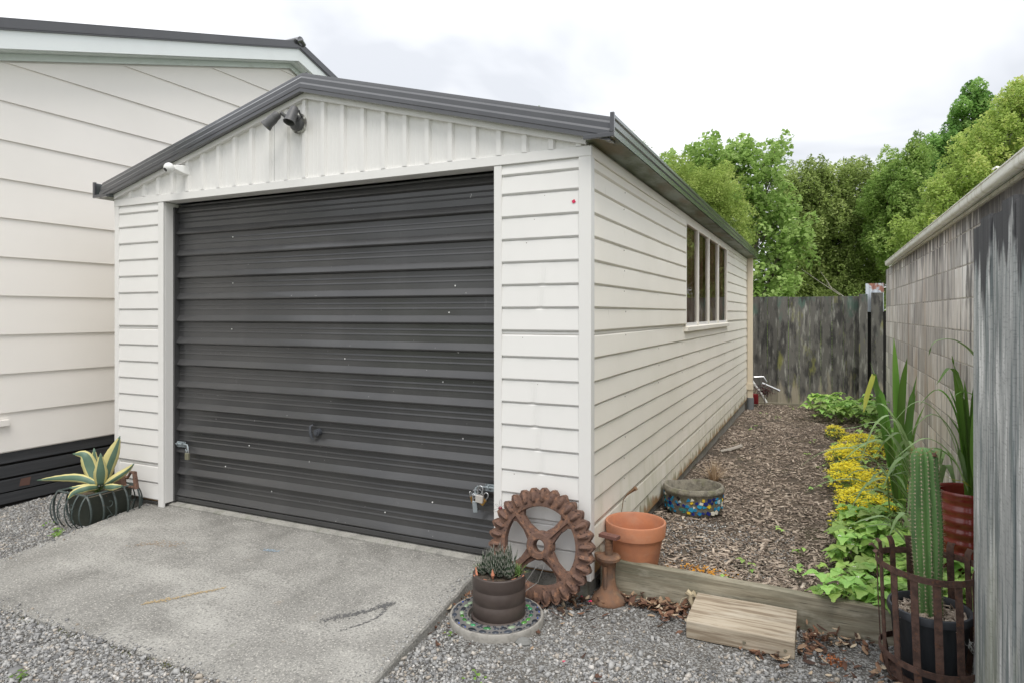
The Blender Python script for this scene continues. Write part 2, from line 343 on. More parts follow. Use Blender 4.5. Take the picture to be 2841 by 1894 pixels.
DRYG = mat('dry_grass', (0.34, 0.245, 0.15), 0.85, ramp=[(0, (0.32, 0.22, 0.14)), (0.6, (0.52, 0.39, 0.26)), (1, (0.66, 0.54, 0.38))])
BARK = mat('grey_brown_bark', (0.115, 0.095, 0.075), 0.95, layers=[dict(col=(0.24, 0.21, 0.18), sc=(9, 9, 2), lo=0.5, hi=0.7, amt=0.6)], bump=[((20, 20, 4), 0.6, 0.01)])
PALETW = mat('pale_dead_twigs', (0.34, 0.31, 0.27), 0.9)
def leafm(name, a, b, c, tr=0.32):
    return mat(name, b, 0.6, ramp=[(0.0, a), (0.55, b), (1.0, c)], transl=tr, spec=0.25)
LA = leafm('fresh_green_leaves', (0.20, 0.32, 0.08), (0.38, 0.54, 0.16), (0.56, 0.70, 0.30), 0.45)
LB = leafm('olive_feathery_leaves', (0.20, 0.28, 0.06), (0.38, 0.50, 0.12), (0.54, 0.62, 0.20), .4)
LC = leafm('dark_evergreen_leaves', (0.15, 0.20, 0.06), (0.35, 0.45, 0.14), (0.62, 0.70, 0.29), 0.45)
LD = leafm('mid_green_leaves', (0.15, 0.25, 0.06), (0.33, 0.48, 0.13), (0.56, 0.69, 0.25), 0.45)
LE = leafm('yellow_green_leaves', (0.25, 0.34, 0.08), (0.46, 0.60, 0.16), (0.70, 0.72, 0.26), 0.45)
LF = leafm('deep_fresh_green_leaves', (0.12, 0.24, 0.06), (0.26, 0.46, 0.12), (0.44, 0.62, 0.22), 0.45)
GREYP = mat('grey_plastic', (0.16, 0.17, 0.18), 0.5)
LAMPG = mat('faded_grey_paint', (0.085, 0.085, 0.088), 0.5, layers=[dict(col=(0.7, 0.7, 0.68), sc=60, lo=0.68, hi=0.72, amt=0.8),
    dict(col=(0.15, 0.16, 0.05), sc=30, lo=0.66, hi=0.72, amt=0.6)])
PLATE = mat('dirty_white_plate', (0.55, 0.55, 0.50), 0.6, layers=[dict(col=(0.06, 0.055, 0.05), sc=26, lo=0.42, hi=0.55, amt=0.9)])
LENS = mat('lamp_glass', (0.22, 0.22, 0.21), 0.15, bump=[(160, 0.6, 0.003, 'voronoi')])
WPL = mat('white_plastic', (0.82, 0.82, 0.80), 0.25)
BLK = mat('black_lens', (0.01, 0.01, 0.01), 0.1)
STEEL = mat('dull_chrome', (0.55, 0.56, 0.57), 0.3, 0.9, layers=[dict(col=(0.24, 0.13, 0.07), sc=90, lo=0.6, hi=0.7, amt=0.5)])
ZINC = mat('pale_blue_zinc', (0.36, 0.41, 0.43), 0.5, 0.4, layers=[dict(col=(0.05, 0.05, 0.055), sc=70, lo=0.5, hi=0.6, amt=0.7)])
BRASS = mat('tarnished_brass', (0.42, 0.24, 0.07), 0.4, 0.7)
REDP = mat('red_plastic', (0.22, 0.015, 0.02), 0.4)
REDLEAF = mat('dark_red_leaves', (0.07, 0.012, 0.018), 0.6, transl=0.2)
GUTW = mat('white_pvc_gutter', (0.88, 0.87, 0.82), 0.35, layers=[
    dict(col=(0.42, 0.36, 0.25), sc=(14, 30, 5), lo=0.5, hi=0.7, amt=0.6, det=6)], space='World')
SHEET = mat('painted_rusty_sheet', (0.55, 0.60, 0.66), 0.7, layers=[dict(col=(0.30, 0.10, 0.05), sc=4, lo=0.5, hi=0.56, amt=0.9, z=(2.3, 1.4), zg=0.3, ax='X'),
    dict(col=(0.12, 0.13, 0.15), sc=(20, 20, 6), lo=0.58, hi=0.7, amt=0.7)], space='World')
CURT = mat('brown_curtain', (0.36, 0.21, 0.13), 0.9, layers=[dict(col=(0.17, 0.10, 0.06), sc=(3, 9, 0.8), lo=0.4, hi=0.7, amt=0.7)], space='World')
WIRE = mat('grey_wire', (0.42, 0.42, 0.40), 0.4, 0.6)
BEAD = mat('dark_red_bead', (0.16, 0.01, 0.02), 0.1, coat=0.5)
TAGW = mat('red_plastic_tag', (0.62, 0.02, 0.09), 0.5)
CHALKO = mat('orange_chalk', (0.46, 0.35, 0.20), 0.95)
CHALKB = mat('blue_chalk', (0.33, 0.42, 0.50), 0.95)
TAR = mat('dark_tar_mark', (0.13, 0.13, 0.13), 0.8)
WEED = mat('small_weed_leaf', (0.15, 0.27, 0.04), 0.6, transl=0.25, rand=0.2)

# glass: a clear pane that mirrors the garden
GLASS = bpy.data.materials.new('window_glass'); GLASS.use_nodes = True
nt = GLASS.node_tree; nt.nodes.remove(nt.nodes['Principled BSDF'])
gl = nt.nodes.new('ShaderNodeBsdfGlossy'); gl.inputs['Roughness'].default_value = 0.0
trn = nt.nodes.new('ShaderNodeBsdfTransparent'); trn.inputs['Color'].default_value = (0.85, 0.85, 0.83, 1)
fr = nt.nodes.new('ShaderNodeFresnel'); fr.inputs['IOR'].default_value = 1.55
ms = nt.nodes.new('ShaderNodeMixShader')
nt.links.new(fr.outputs[0], ms.inputs[0]); nt.links.new(trn.outputs[0], ms.inputs[1]); nt.links.new(gl.outputs[0], ms.inputs[2])
nt.links.new(ms.outputs[0], nt.nodes['Material Output'].inputs['Surface'])

# ------------------------------------------------------------------ mesh helpers
class MB:
    def __init__(s): s.v = []; s.f = []; s.m = []
    def add(s, vs, fs, mi=0, M=None):
        o = len(s.v)
        for p in vs:
            s.v.append(tuple(M @ Vector(p)) if M is not None else tuple(p))
        for f in fs: s.f.append([i + o for i in f]); s.m.append(mi)
        return s
    def box(s, x0, x1, y0, y1, z0, z1, mi=0, M=None):
        vs = [(x0, y0, z0), (x1, y0, z0), (x1, y1, z0), (x0, y1, z0), (x0, y0, z1), (x1, y0, z1), (x1, y1, z1), (x0, y1, z1)]
        return s.add(vs, [(0, 3, 2, 1), (4, 5, 6, 7), (0, 1, 5, 4), (1, 2, 6, 5), (2, 3, 7, 6), (3, 0, 4, 7)], mi, M)
    def loft(s, rings, closed=True, caps=True, mi=0, M=None):
        n = len(rings[0]); vs = [p for r in rings for p in r]; fs = []
        for i in range(len(rings) - 1):
            for j in range(n if closed else n - 1):
                k = (j + 1) % n
                fs.append((i * n + j, i * n + k, (i + 1) * n + k, (i + 1) * n + j))
        if caps and closed:
            fs.append(tuple(range(n - 1, -1, -1))); fs.append(tuple((len(rings) - 1) * n + j for j in range(n)))
        return s.add(vs, fs, mi, M)
    def tube(s, pts, r, n=8, caps=True, mi=0, M=None, flat=1.0):
        P = [Vector(p) for p in pts]
        rr = r if isinstance(r, (list, tuple)) else [r] * len(P)
        rings = []; up = Vector((0, 0, 1)); px = None
        for i, p in enumerate(P):
            t = (P[min(i + 1, len(P) - 1)] - P[max(i - 1, 0)])
            if t.length < 1e-9: t = Vector((0, 0, 1))
            t.normalize()
            if px is None:
                a = up if abs(t.z) < 0.9 else Vector((1, 0, 0))
                px = t.cross(a).normalized()
            else:
                px = (px - t * px.dot(t)).normalized()
            py = t.cross(px)
            rings.append([tuple(p + px * math.cos(2 * PI * k / n) * rr[i] + py * math.sin(2 * PI * k / n) * rr[i] * flat) for k in range(n)])
        return s.loft(rings, True, caps, mi, M)
    def lathe(s, prof, n=32, c=(0, 0, 0), mi=0, M=None, close=False, jitter=None):
        rings = []
        for (r, z) in prof:
            rings.append([(c[0] + r * math.cos(2 * PI * k / n), c[1] + r * math.sin(2 * PI * k / n), c[2] + z) for k in range(n)])
        if close: rings.append(rings[0])
        return s.loft(rings, True, not close and prof[0][0] > 1e-6, mi, M)
    def build(s, name, mats, parent=None, smooth=None, loc=(0, 0, 0), rot=(0, 0, 0), bevel=0.0):
        me = bpy.data.meshes.new(name)
        me.from_pydata(s.v, [], s.f)
        if not isinstance(mats, (list, tuple)): mats = [mats]
        for m in mats: me.materials.append(m)
        me.polygons.foreach_set('material_index', s.m)
        me.update()
        if smooth is not None:
            me.polygons.foreach_set('use_smooth', [True] * len(me.polygons))
            me.set_sharp_from_angle(angle=math.radians(smooth))
        return place(name, me, parent, loc, rot, bevel)

def place(name, me, parent=None, loc=(0, 0, 0), rot=(0, 0, 0), bevel=0.0):
    o = bpy.data.objects.new(name, me)
    C.objects.link(o)
    o.location = loc; o.rotation_euler = rot
    if parent: o.parent = parent
    if bevel:
        b = o.modifiers.new('bevel', 'BEVEL'); b.width = bevel; b.segments = 2; b.limit_method = 'ANGLE'
    return o

def thing(name, label, cat, loc=(0, 0, 0), rz=0.0, group=None):
    o = bpy.data.objects.new(name, None); C.objects.link(o)
    o.empty_display_size = 0.1
    o.location = loc; o.rotation_euler = (0, 0, rz)
    return tag(o, label, cat, group)
def tag(o, label, cat, group=None, kind=None):
    o['label'] = label; o['category'] = cat
    if group: o['group'] = group
    if kind: o['kind'] = kind
    return o
def struct(o): o['kind'] = 'structure'; return o
def stuff(o, label=None, cat=None):
    o['kind'] = 'stuff'
    if label: o['label'] = label; o['category'] = cat
    return o

def bulk(name, V, F, mats, rv=None, parent=None, smooth=False, mi=None):
    """V (n,3) array, F (m,k) array of one polygon size"""
    me = bpy.data.meshes.new(name)
    k = F.shape[1]
    me.vertices.add(len(V)); me.vertices.foreach_set('co', np.ascontiguousarray(V, dtype=np.float32).ravel())
    me.loops.add(F.size); me.loops.foreach_set('vertex_index', F.astype(np.int32).ravel())
    me.polygons.add(len(F)); me.polygons.foreach_set('loop_start', np.arange(0, F.size, k, dtype=np.int32))
    if rv is not None:
        a = me.attributes.new('rnd', 'FLOAT', 'FACE'); a.data.foreach_set('value', rv.astype(np.float32))
    for m in (mats if isinstance(mats, (list, tuple)) else [mats]): me.materials.append(m)
    if mi is not None: me.polygons.foreach_set('material_index', mi.astype(np.int32))
    me.update(calc_edges=True)
    if smooth: me.polygons.foreach_set('use_smooth', [True] * len(F))
    return place(name, me, parent)

def rotmats(n, tilt=PI):
    a = rng.uniform(0, 2 * PI, n); b = rng.normal(0, 1, n) * tilt; c = rng.uniform(0, 2 * PI, n)
    ca, sa, cb, sb, cc, sc = np.cos(a), np.sin(a), np.cos(b), np.sin(b), np.cos(c), np.sin(c)
    Rz = np.zeros((n, 3, 3)); Rz[:, 0, 0] = ca; Rz[:, 0, 1] = -sa; Rz[:, 1, 0] = sa; Rz[:, 1, 1] = ca; Rz[:, 2, 2] = 1
    Rx = np.zeros((n, 3, 3)); Rx[:, 0, 0] = 1; Rx[:, 1, 1] = cb; Rx[:, 1, 2] = -sb; Rx[:, 2, 1] = sb; Rx[:, 2, 2] = cb
    R2 = np.zeros((n, 3, 3)); R2[:, 0, 0] = cc; R2[:, 0, 1] = -sc; R2[:, 1, 0] = sc; R2[:, 1, 1] = cc; R2[:, 2, 2] = 1
    return Rz @ Rx @ R2

def scatter(name, pos, size, mats, rv, shape='stone', aspect=(1, .8, .55), tilt=0.5, parent=None):
    """pos (n,3), size (n,) : many small irregular lumps or chips as one mesh"""
    n = len(pos)
    base = np.array([(-1, -1, -1), (1, -1, -1), (1, 1, -1), (-1, 1, -1), (-1, -1, 1), (1, -1, 1), (1, 1, 1), (-1, 1, 1)], float) * 0.5
    F0 = np.array([(0, 3, 2, 1), (4, 5, 6, 7), (0, 1, 5, 4), (1, 2, 6, 5), (2, 3, 7, 6), (3, 0, 4, 7)])
    V = np.repeat(base[None], n, 0)
    if shape == 'stone':
        V[:, 4:, :2] *= rng.uniform(0.35, 0.9, (n, 1, 2)); V[:, :4, :2] *= rng.uniform(0.6, 1.0, (n, 1, 2))
        V += rng.normal(0, 0.12, V.shape)
    else:
        V += rng.normal(0, 0.10, V.shape) * np.array([1, 1, 0.4])
        V[:, [0, 3, 4, 7], 1] *= rng.uniform(0.2, 1.0, (n, 1))
    asp = np.asarray(aspect)[None] * rng.uniform(0.7, 1.3, (n, 3))
    V *= (size[:, None] * asp)[:, None, :]
    R = rotmats(n, tilt)
    V = np.einsum('nij,nkj->nki', R, V) + pos[:, None, :]
    F = (F0[None] + (np.arange(n) * 8)[:, None, None]).reshape(-1, 4)
    return bulk(name, V.reshape(-1, 3), F, mats, np.repeat(rv, 6), parent)

def leafquads(cent, size, tilt=1.2, aspect=0.55, fold=0.0):
    n = len(cent)
    base = np.array([(-1, 0, 0), (-0.1, -aspect, 0.12), (1, 0, -0.15), (-0.1, aspect, 0.12)], float) * 0.5
    V = np.repeat(base[None], n, 0) * size[:, None, None]
    V = np.einsum('nij,nkj->nki', rotmats(n, tilt), V) + cent[:, None, :]
    F = np.arange(n * 4).reshape(-1, 4)
    return V.reshape(-1, 3), F

def smoothnoise(x, y, s=1.0, seed=0):
    return (np.sin(x * 2.1 * s + 1.3 + seed) * np.cos(y * 1.7 * s + 0.4 + seed * 2) + 0.6 * np.sin(x * 4.7 * s + y * 3.9 * s + seed) +
            0.35 * np.cos(x * 9.3 * s - y * 8.1 * s + 2 * seed)) / 1.95

# ================================================================== GROUND
GZ = -0.10                                                             # gravel level
def soilz(x, y): return -0.035 - 0.0125 * y + 0.012 * smoothnoise(x, y, 2.0, 3)
def sheet(name, x0, x1, y0, y1, zf, step, m, keep=None):
    nx = int((x1 - x0) / step) + 1; ny = int((y1 - y0) / step) + 1
    X, Y = np.meshgrid(np.linspace(x0, x1, nx), np.linspace(y0, y1, ny))
    V = np.stack([X.ravel(), Y.ravel(), zf(X, Y).ravel()], 1)
    i = np.arange((nx - 1) * (ny - 1)); r = i // (nx - 1); c = i % (nx - 1); a = r * nx + c
    F = np.stack([a, a + 1, a + nx + 1, a + nx], 1)
    return bulk(name, V, F, m, smooth=True)
g = MB(); g.add([(-250, -250, -0.3), (250, -250, -0.3), (250, 250, -0.3), (-250, 250, -0.3)], [(0, 1, 2, 3)])
struct(g.build('ground', GRASSY))
gravz = lambda x, y: GZ + 0.006 * smoothnoise(x, y, 1.8, 1) + 0.016 * np.clip((-.95 - y) / .35, 0, 1) * np.clip((.2 - x) / .6, 0, 1)
struct(sheet('gravel_yard', -9.0, 2.6, -9.0, 0.9, gravz, 0.08, GRAV0))
struct(sheet('garden_bed', -0.06, 1.84, 0.14, 8.3, soilz, 0.08, SOIL))
g = MB(); g.add([(-4.4, 0.0, -0.13), (-3.55, 0.0, -0.13), (-3.55, 9, -0.13), (-4.4, 9, -0.13)], [(0, 1, 2, 3)])
struct(g.build('side_passage_ground', GRAV0))

# concrete apron, gently falling away from the door
def apz(y): return -0.028 + 0.036 * (y - 0.03)
ap = MB()
outl = [(-3.30, 0.03)]
left = [(-3.30, 0.03), (-3.07, -1.34)]; right = [(-0.47, -1.31), (-0.60, 0.03)]
ring = []
for i in range(16):
    t = i / 15; ring.append((left[0][0] + t * (left[1][0] - left[0][0]) + rnd.uniform(-.006, .006), left[0][1] + t * (left[1][1] - left[0][1])))
for i in range(1, 24):
    t = i / 24; ring.append((left[1][0] + t * (right[0][0] - left[1][0]), left[1][1] + t * (right[0][1] - left[1][1]) + 0.02 * math.sin(t * PI) + rnd.uniform(-.010, .010)))
for i in range(16):
    t = i / 15; ring.append((right[0][0] + t * (right[1][0] - right[0][0]) + rnd.uniform(-.006, .006), right[0][1] + t * (right[1][1] - right[0][1])))
n = len(ring)
top = [(x, y, apz(y)) for x, y in ring]
cx_ = sum(p[0] for p in ring) / n; cy_ = sum(p[1] for p in ring) / n
lip = [(cx_ + (x - cx_) * 1.004, cy_ + (y - cy_) * 1.008, apz(y) - 0.010) for x, y in ring]
bot = [(cx_ + (x - cx_) * 1.006, cy_ + (y - cy_) * 1.010, -0.2) for x, y in ring]
ap.loft([bot, lip, top], True, False); ap.add(top, [tuple(range(n))])
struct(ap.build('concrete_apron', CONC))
th = MB(); th.add([(-3.38, 0.034, -0.2), (-3.38, 0.034, -0.018), (-3.38, 0.12, -0.004), (-3.38, 0.12, -0.2), (-0.53, 0.034, -0.2), (-0.53, 0.034, -0.018), (-0.53, 0.12, -0.004), (-0.53, 0.12, -0.2)],
       [(0, 1, 2, 3), (7, 6, 5, 4), (0, 4, 5, 1), (1, 5, 6, 2), (2, 6, 7, 3)])
struct(th.build('door_threshold', CONC2, bevel=0.004))

# chalk and tar marks, flat print on the slab
def mark(name, pts, m, label, wid=0.012, n=260):
    P_ = np.array(pts); k = rng.integers(0, len(P_) - 1, n); t = rng.uniform(0, 1, n)
    c = P_[k] * (1 - t)[:, None] + P_[k + 1] * t[:, None] + rng.normal(0, wid * .5, (n, 2))
    V = []; F = []
    for i, (x, y) in enumerate(c):
        q = rng.uniform(.0015, .005); a = rng.uniform(0, PI); 
        for j in range(4): V.append((x + q * math.cos(a + j * PI / 2 + rng.uniform(-.4, .4)), y + q * math.sin(a + j * PI / 2), apz(y) + .0022 + .00002 * i * .1))
        F.append((4 * i, 4 * i + 1, 4 * i + 2, 4 * i + 3))
    return tag(bulk(name, np.array(V), np.array(F), m), label, 'chalk mark' if 'chalk' in name else 'scuff mark')

# loose gravel
def inside_apron(x, y):
    t = np.clip((0.03 - y) / 1.37, 0, 1); xl = -3.30 + 0.25 * t; xr = -0.60 + 0.13 * t
    yf = -1.34 + 0.03 * (x + 3.05) / 2.58 + 0.02 * np.sin(np.clip((x + 3.05) / 2.58, 0, 1) * PI)
    return (x > xl - 0.004) & (x < xr + 0.004) & (y > yf - 0.01)
def edgeY(x): return 0.125
xs = []; 
cnt = 110000
x = rng.uniform(-4.36, 1.75, cnt); y = rng.uniform(-2.0, 0.13, cnt)
ok = ~inside_apron(x, y)
ok &= ~((y > -0.0) & (x < -0.0) & (x > -3.6))
patch = smoothnoise(x, y, 1.3, 5)                                     # bare dirty patches
bare = (patch > 0.12) & (x > -0.4)
ok &= ~(bare & (rng.uniform(0, 1, cnt) < 0.72))
ok &= ~((x > -.1) & (y > -.42) & (smoothnoise(x, y, 3.1, 4) > -.35) & (rng.uniform(0, 1, cnt) < 0.7))
ok &= ~((y > -0.22) & (x > 0.0) & (rng.uniform(0, 1, cnt) < 0.6))
x, y = x[ok], y[ok]; n = len(x)
s = np.clip(rng.lognormal(math.log(0.0076), 0.45, n), 0.004, 0.028)
s[(x < -2.9) & (y > -1.2)] *= 0.8
pos = np.stack([x, y, gravz(x, y) + s * 0.18], 1)
stuff(scatter('gravel', pos, s * 1.25, STONES, rng.beta(2.0, 1.7, n), 'stone', (1, .78, .5), 0.45), 'loose grey crushed gravel around the concrete slab', 'gravel')

# stones that have strayed onto the slab edge
n = 900; t = rng.uniform(0, 1, n); side = rng.uniform(0, 1, n); off = np.abs(rng.normal(0, .035, n))
x = np.where(side < .62, -3.05 + 2.58 * t, np.where(side < .85, -.60 + .13 * t - off, -3.30 + .24 * t + off)); y = np.where(side < .62, -1.33 + off, .0 - 1.34 * t)
s = np.clip(rng.lognormal(math.log(0.0058), 0.4, n), 0.003, 0.014)
stuff(scatter('gravel', np.stack([x, y, apz(y) + s * .25], 1), s * 1.2, STONES, rng.beta(2.0, 1.7, n), 'stone', (1, .78, .5), 0.3), 'stray bits of gravel lying on the edges of the concrete slab', 'gravel')
# bark mulch on the garden bed
cnt = 48000
y = 0.18 + 7.9 * rng.uniform(0, 1, cnt) ** 1.5; x = rng.uniform(0.02, 1.8, cnt)
pt = smoothnoise(x, y, 1.6, 9)
ok = ~((pt > 0.45) & (rng.uniform(0, 1, cnt) < 0.7)) & ~((x < 0.5) & (y < 1.3) & (rng.uniform(0, 1, cnt) < 0.45))
x, y = x[ok], y[ok]; n = len(x)
s = np.clip(rng.lognormal(math.log(0.017), 0.5, n), 0.006, 0.07)
pos = np.stack([x, y, soilz(x, y) + 0.004 + rng.uniform(0, 0.008, n)], 1)
stuff(scatter('bark_mulch', pos, s, CHIPS, rng.beta(1.6, 1.7, n), 'chip', (1, .30, .10), 0.28), 'coarse brown bark mulch covering the narrow garden bed', 'mulch')
cnt = 2500
x = rng.uniform(0.0, 0.9, cnt); y = rng.uniform(0.2, 1.4, cnt)
s = rng.uniform(0.005, 0.014, cnt)
stuff(scatter('bed_grit', np.stack([x, y, soilz(x, y) + 0.003], 1), s, STONES, rng.uniform(0.1, 1, cnt)), 'scattered small stones in the mulch near the edging', 'grit')

# ================================================================== GARAGE
G = thing('garage', 'white metal clad garage with a charcoal tilt door and low gable roof', 'garage')
W, Ln = 3.6, 7.52
PIT = 0.1178
LINES = [1.930 - PIT * k for k in range(7)]                            # bottoms of the upper boards
ROWS = [(2.030, 2.092, 0.004)] + [(1.930, 2.030, 0)] + [(z, z + PIT, 0) for z in LINES[1:]]
ROWS.append((1.209, LINES[6] - 0.001, 0))                              # thin strip above the sheet joint
z = 1.207
while z - PIT > 0.24: ROWS.append((z - PIT, z, 0)); z -= PIT
ROWS.append((z - 0.016, z, 0)); z -= 0.018
while z > 0.05: ROWS.append((max(z - PIT, 0.0), z, 0)); z -= PIT
DEPTH = 0.015
def board_prof(z0, z1):
    if z1 - z0 < 0.03: return [(0.0, z0), (0.0038, z0), (0.004, z0 + 0.001), (0.004, z1 - 0.001), (0.0, z1 - 0.001)]
    return [(0.0, z0), (0.003, z0), (DEPTH - 0.001, z0 + 0.008), (DEPTH, z0 + 0.0105), (0.0075, z1 - 0.008), (0.0035, z1 - 0.001), (0.0, z1 - 0.001)]
def front_board(x0, x1, z0, z1):
    p = board_prof(z0, z1); n = len(p); segs = 36 if x0 > -1 else 8; rings = []
    dents = [(-.27 + .03 * math.sin(q * 5), q) for q in (1.458, 1.340, 0.854, 0.736, 0.618, 0.500, 0.265)] if x0 > -1 else []
    for i in range(segs + 1):
        x = x0 + (x1 - x0) * i / segs
        w = 0.0004 * math.sin(x * 23 + z0 * 31) + 0.0003 * math.sin(x * 57 + z0 * 71) if 0 < i < segs else 0
        dn = sum(.0045 * math.exp(-((x - dx_) / .016) ** 2) for dx_, q in dents if abs(q - z0) < .02)
        rings.append([(x, -(d + (w if d > 0.002 else 0) - (dn if 0.009 < d else 0)), z + (dn * .5 if 0.009 < d else 0)) for d, z in p])
    return MB().loft(rings)
def side_board(y0, y1, z0, z1, out=0.0):
    p = board_prof(z0, z1); segs = max(4, int((y1 - y0) / 0.25)); rings = []
    for i in range(segs + 1):
        y = y0 + (y1 - y0) * i / segs
        w = 0.0008 * math.sin(y * 9 + z0 * 31) + 0.0006 * math.sin(y * 21 + z0 * 71) if 0 < i < segs else 0
        w += out * (i / segs) ** 3 * 0.014
        rings.append([((d + (w if d > 0.002 else 0)), y, z) for d, z in p][::-1])
    return MB().loft(rings)
for z0, z1, _ in ROWS:
    front_board(-0.478, -0.046, z0, z1).build('weatherboard', WHITE, G)
    front_board(-3.575, -3.140, z0, z1).build('weatherboard', WHITE, G)
WY0, WY1, WZ0 = 2.44, 5.10, 1.205
for z0, z1, _ in ROWS:
    if z0 >= 1.2:
        side_board(0.036, WY0 - 0.005, z0, z1, 1.0 if z0 > 1.22 else 0).build('weatherboard', CREAM, G)
        side_board(WY1 + 0.005, Ln - 0.03, z0, z1).build('weatherboard', CREAM, G)
    else:
        side_board(0.036, Ln - 0.03, z0, z1).build('weatherboard', CREAM, G)
nh = MB()
for zi, (z0, z1, _) in enumerate(ROWS):
    if z1 - z0 < .05: continue
    for yi in range(9):
        yy = 0.62 + .86 * yi + rnd.uniform(-.02, .02)
        if z0 > 1.15 and WY0 - .05 < yy < WY1 + .05: continue
        if rnd.random() < .35: continue
        nh.lathe([(.0003, 0), (.0042, 0), (.003, .0018), (.0003, .002)], 6, M=Matrix.Translation((.0085, yy, z1 - .016)) @ Matrix.Rotation(PI / 2, 4, 'Y'))
    if rnd.random() < .5: nh.lathe([(.0003, 0), (.003, 0), (.0003, .002)], 6, M=Matrix.Translation((-.26 + rnd.uniform(-.15, .15), -.008, z1 - .016)) @ Matrix.Rotation(PI / 2, 4, 'X'))
stuff(nh.build('nail_heads', mat('rusty_nail', (.16, .12, .09), .8), G))
# shell behind the cladding
sh = MB()
sh.box(-W + 0.004, -3.12, 0.002, 0.05, 0.003, 2.10); sh.box(-0.50, -0.004, 0.002, 0.05, 0.003, 2.10)
sh.box(-W + 0.004, -0.004, 0.004, 0.05, 2.10, 2.16)
sh.box(-0.05, -0.002, 0.05, Ln, 0.003, 1.2); sh.box(-0.05, -0.002, 0.05, WY0, 1.2, 2.14); sh.box(-0.05, -0.002, WY1, Ln, 1.2, 2.14)
sh.box(-0.05, -0.002, WY0, WY1, 2.09, 2.14)
sh.box(-W + 0.002, -W + 0.04, 0.05, Ln, -0.02, 2.16); sh.box(-W + 0.04, -0.05, Ln - 0.04, Ln, -0.02, 2.16)
sh.build('wall_frame', CREAM, G)
fl = MB(); fl.box(-W + 0.01, -0.012, 0.14, Ln - 0.01, -0.2, -0.006)
fl.box(-W + 0.01, -3.385, 0.012, 0.138, -0.2, -0.004); fl.box(-0.525, -0.012, 0.012, 0.138, -0.2, -0.004)
fl.build('floor_slab', CONC2, G)
# trims
b = MB(); b.box(-0.048, 0.0165, -0.0175, -0.0005, 0.0, 2.10); b.box(-0.0005, 0.0165, -0.0005, 0.038, 0.0, 2.10)
b.build('corner_trim', WHITE, G, bevel=0.002)
b = MB(); b.box(-W - 0.016, -3.572, -0.0175, -0.0005, 0.0, 2.10); b.box(-W - 0.016, -W + 0.001, -0.0005, 0.04, 0.0, 2.10)
b.build('corner_trim', WHITE, G, bevel=0.002)
b = MB(); b.box(-0.003, 0.0165, Ln - 0.035, Ln + 0.016, 0.0, 2.10); b.build('corner_trim', CREAM, G, bevel=0.002)
# door jambs: face and deep reveal
b = MB(); b.box(-3.146, -3.092, -0.0170, 0.0, -0.03, 2.0895); b.box(-3.105, -3.092, 0.0, 0.135, -0.004, 2.0895)
b.build('door_jamb', WHITE, G, bevel=0.003)
b = MB(); b.box(-0.519, -0.474, -0.0170, 0.0, -0.01, 2.0895); b.box(-0.519, -0.508, 0.0, 0.135, -0.004, 2.0895)
b.build('door_jamb', WHITE, G, bevel=0.003)
b = MB(); b.box(-W - 0.016, 0.0185, -0.0205, 0.0, 2.0905, 2.1405); b.box(-3.09, -0.52, 0.0, 0.085, 2.0905, 2.098)
b.build('head_flashing', WHITE, G, bevel=0.002)
b = MB(); b.box(0.0, 0.0185, 0.0, Ln + 0.016, 2.088, 2.1405); b.build('head_flashing', CREAM, G, bevel=0.002)
b = MB(); b.box(0.0, 0.008, 0.02, Ln, 2.141, 2.165); b.build('frieze', FRIEZE, G)

# gable cladding: ribbed sheets (ribs open at their feet)
S = math.tan(math.radians(14.9)); APX = -1.8
def gz(x): return 2.655 - abs(x - APX) * S * 0.985
def gable_sheet(x0, x1, name='gable_sheet'):
    pts = [x0]; prof = []
    xs = set([x0, x1])
    k0 = -3.44
    P = [(x0, 0)]
    for k in range(-2, 30):
        c = k0 + 0.1475 * k
        for dx, d in ((-0.022, 0), (-0.013, 0.018), (0.013, 0.018), (0.022, 0)):
            if x0 < c + dx < x1: P.append((c + dx, d))
        for dx in (0.058, 0.090):
            for e, d in ((-0.004, 0), (0, 0.0010), (0.004, 0)):
                if x0 < c + dx + e < x1: P.append((c + dx + e, d))
    P.append((APX, None)) if x0 < APX < x1 else None
    P.append((x1, 0)); P.sort(key=lambda q: q[0])
    P = [(a, (0.018 if abs(((a - k0 + 0.03) % 0.1475) - 0.03) < 0.013 else 0) if d is None else d) for a, d in P]
    vs = []; fs = []
    for i, (a, d) in enumerate(P):
        vs += [(a, -0.004 - d, 2.1415), (a, -0.004 - d, gz(a))]
        if i: fs.append((2 * i - 2, 2 * i, 2 * i + 1, 2 * i - 1))
    m = MB(); m.add(vs, fs); return m.build(name, WHITE, G)
gable_sheet(-3.585, -2.075); gable_sheet(-2.073, -0.012)
b = MB(); b.add([(-3.58, 0.003, 2.15), (-0.02, 0.003, 2.15), (-0.02, 0.003, 2.17), (APX, 0.003, 2.68), (-3.58, 0.003, 2.17)], [(0, 1, 2, 3, 4)])
b.build('gable_backing', DARK, G)
# white batten under the barge, charcoal ridged barge flashing, roof sheets
def rake(prof, xs, name, m):
    """prof: (out towards -Y, drop below the roof line) swept along the two slopes"""
    for side in (0, 1):
        mb = MB(); rings = []
        xa, xb = (xs[0], APX) if side == 0 else (APX, xs[1])
        for xx in (xa, xb):
            zt = 2.768 - abs(xx - APX) * S
            rings.append([(xx, -o, zt - d) for o, d in prof])
        mb.loft(rings, True, True); mb.build(name, m, G, 25)
rake([(0.004, 0.112), (0.034, 0.112), (0.034, 0.146), (0.004, 0.146)], (-3.60, -0.005), 'gable_batten', WHITE)
rake([(-0.02, -0.002), (0.052, -0.002), (0.056, 0.010), (0.0575, 0.020), (0.066, 0.032), (0.0665, 0.058), (0.075, 0.070), (0.0755, 0.092), (0.072, 0.095), (0.073, 0.116), (0.050, 0.116), (0.045, 0.111), (-0.02, 0.111)],
     (-3.70, 0.128), 'barge_flashing', ROOF)
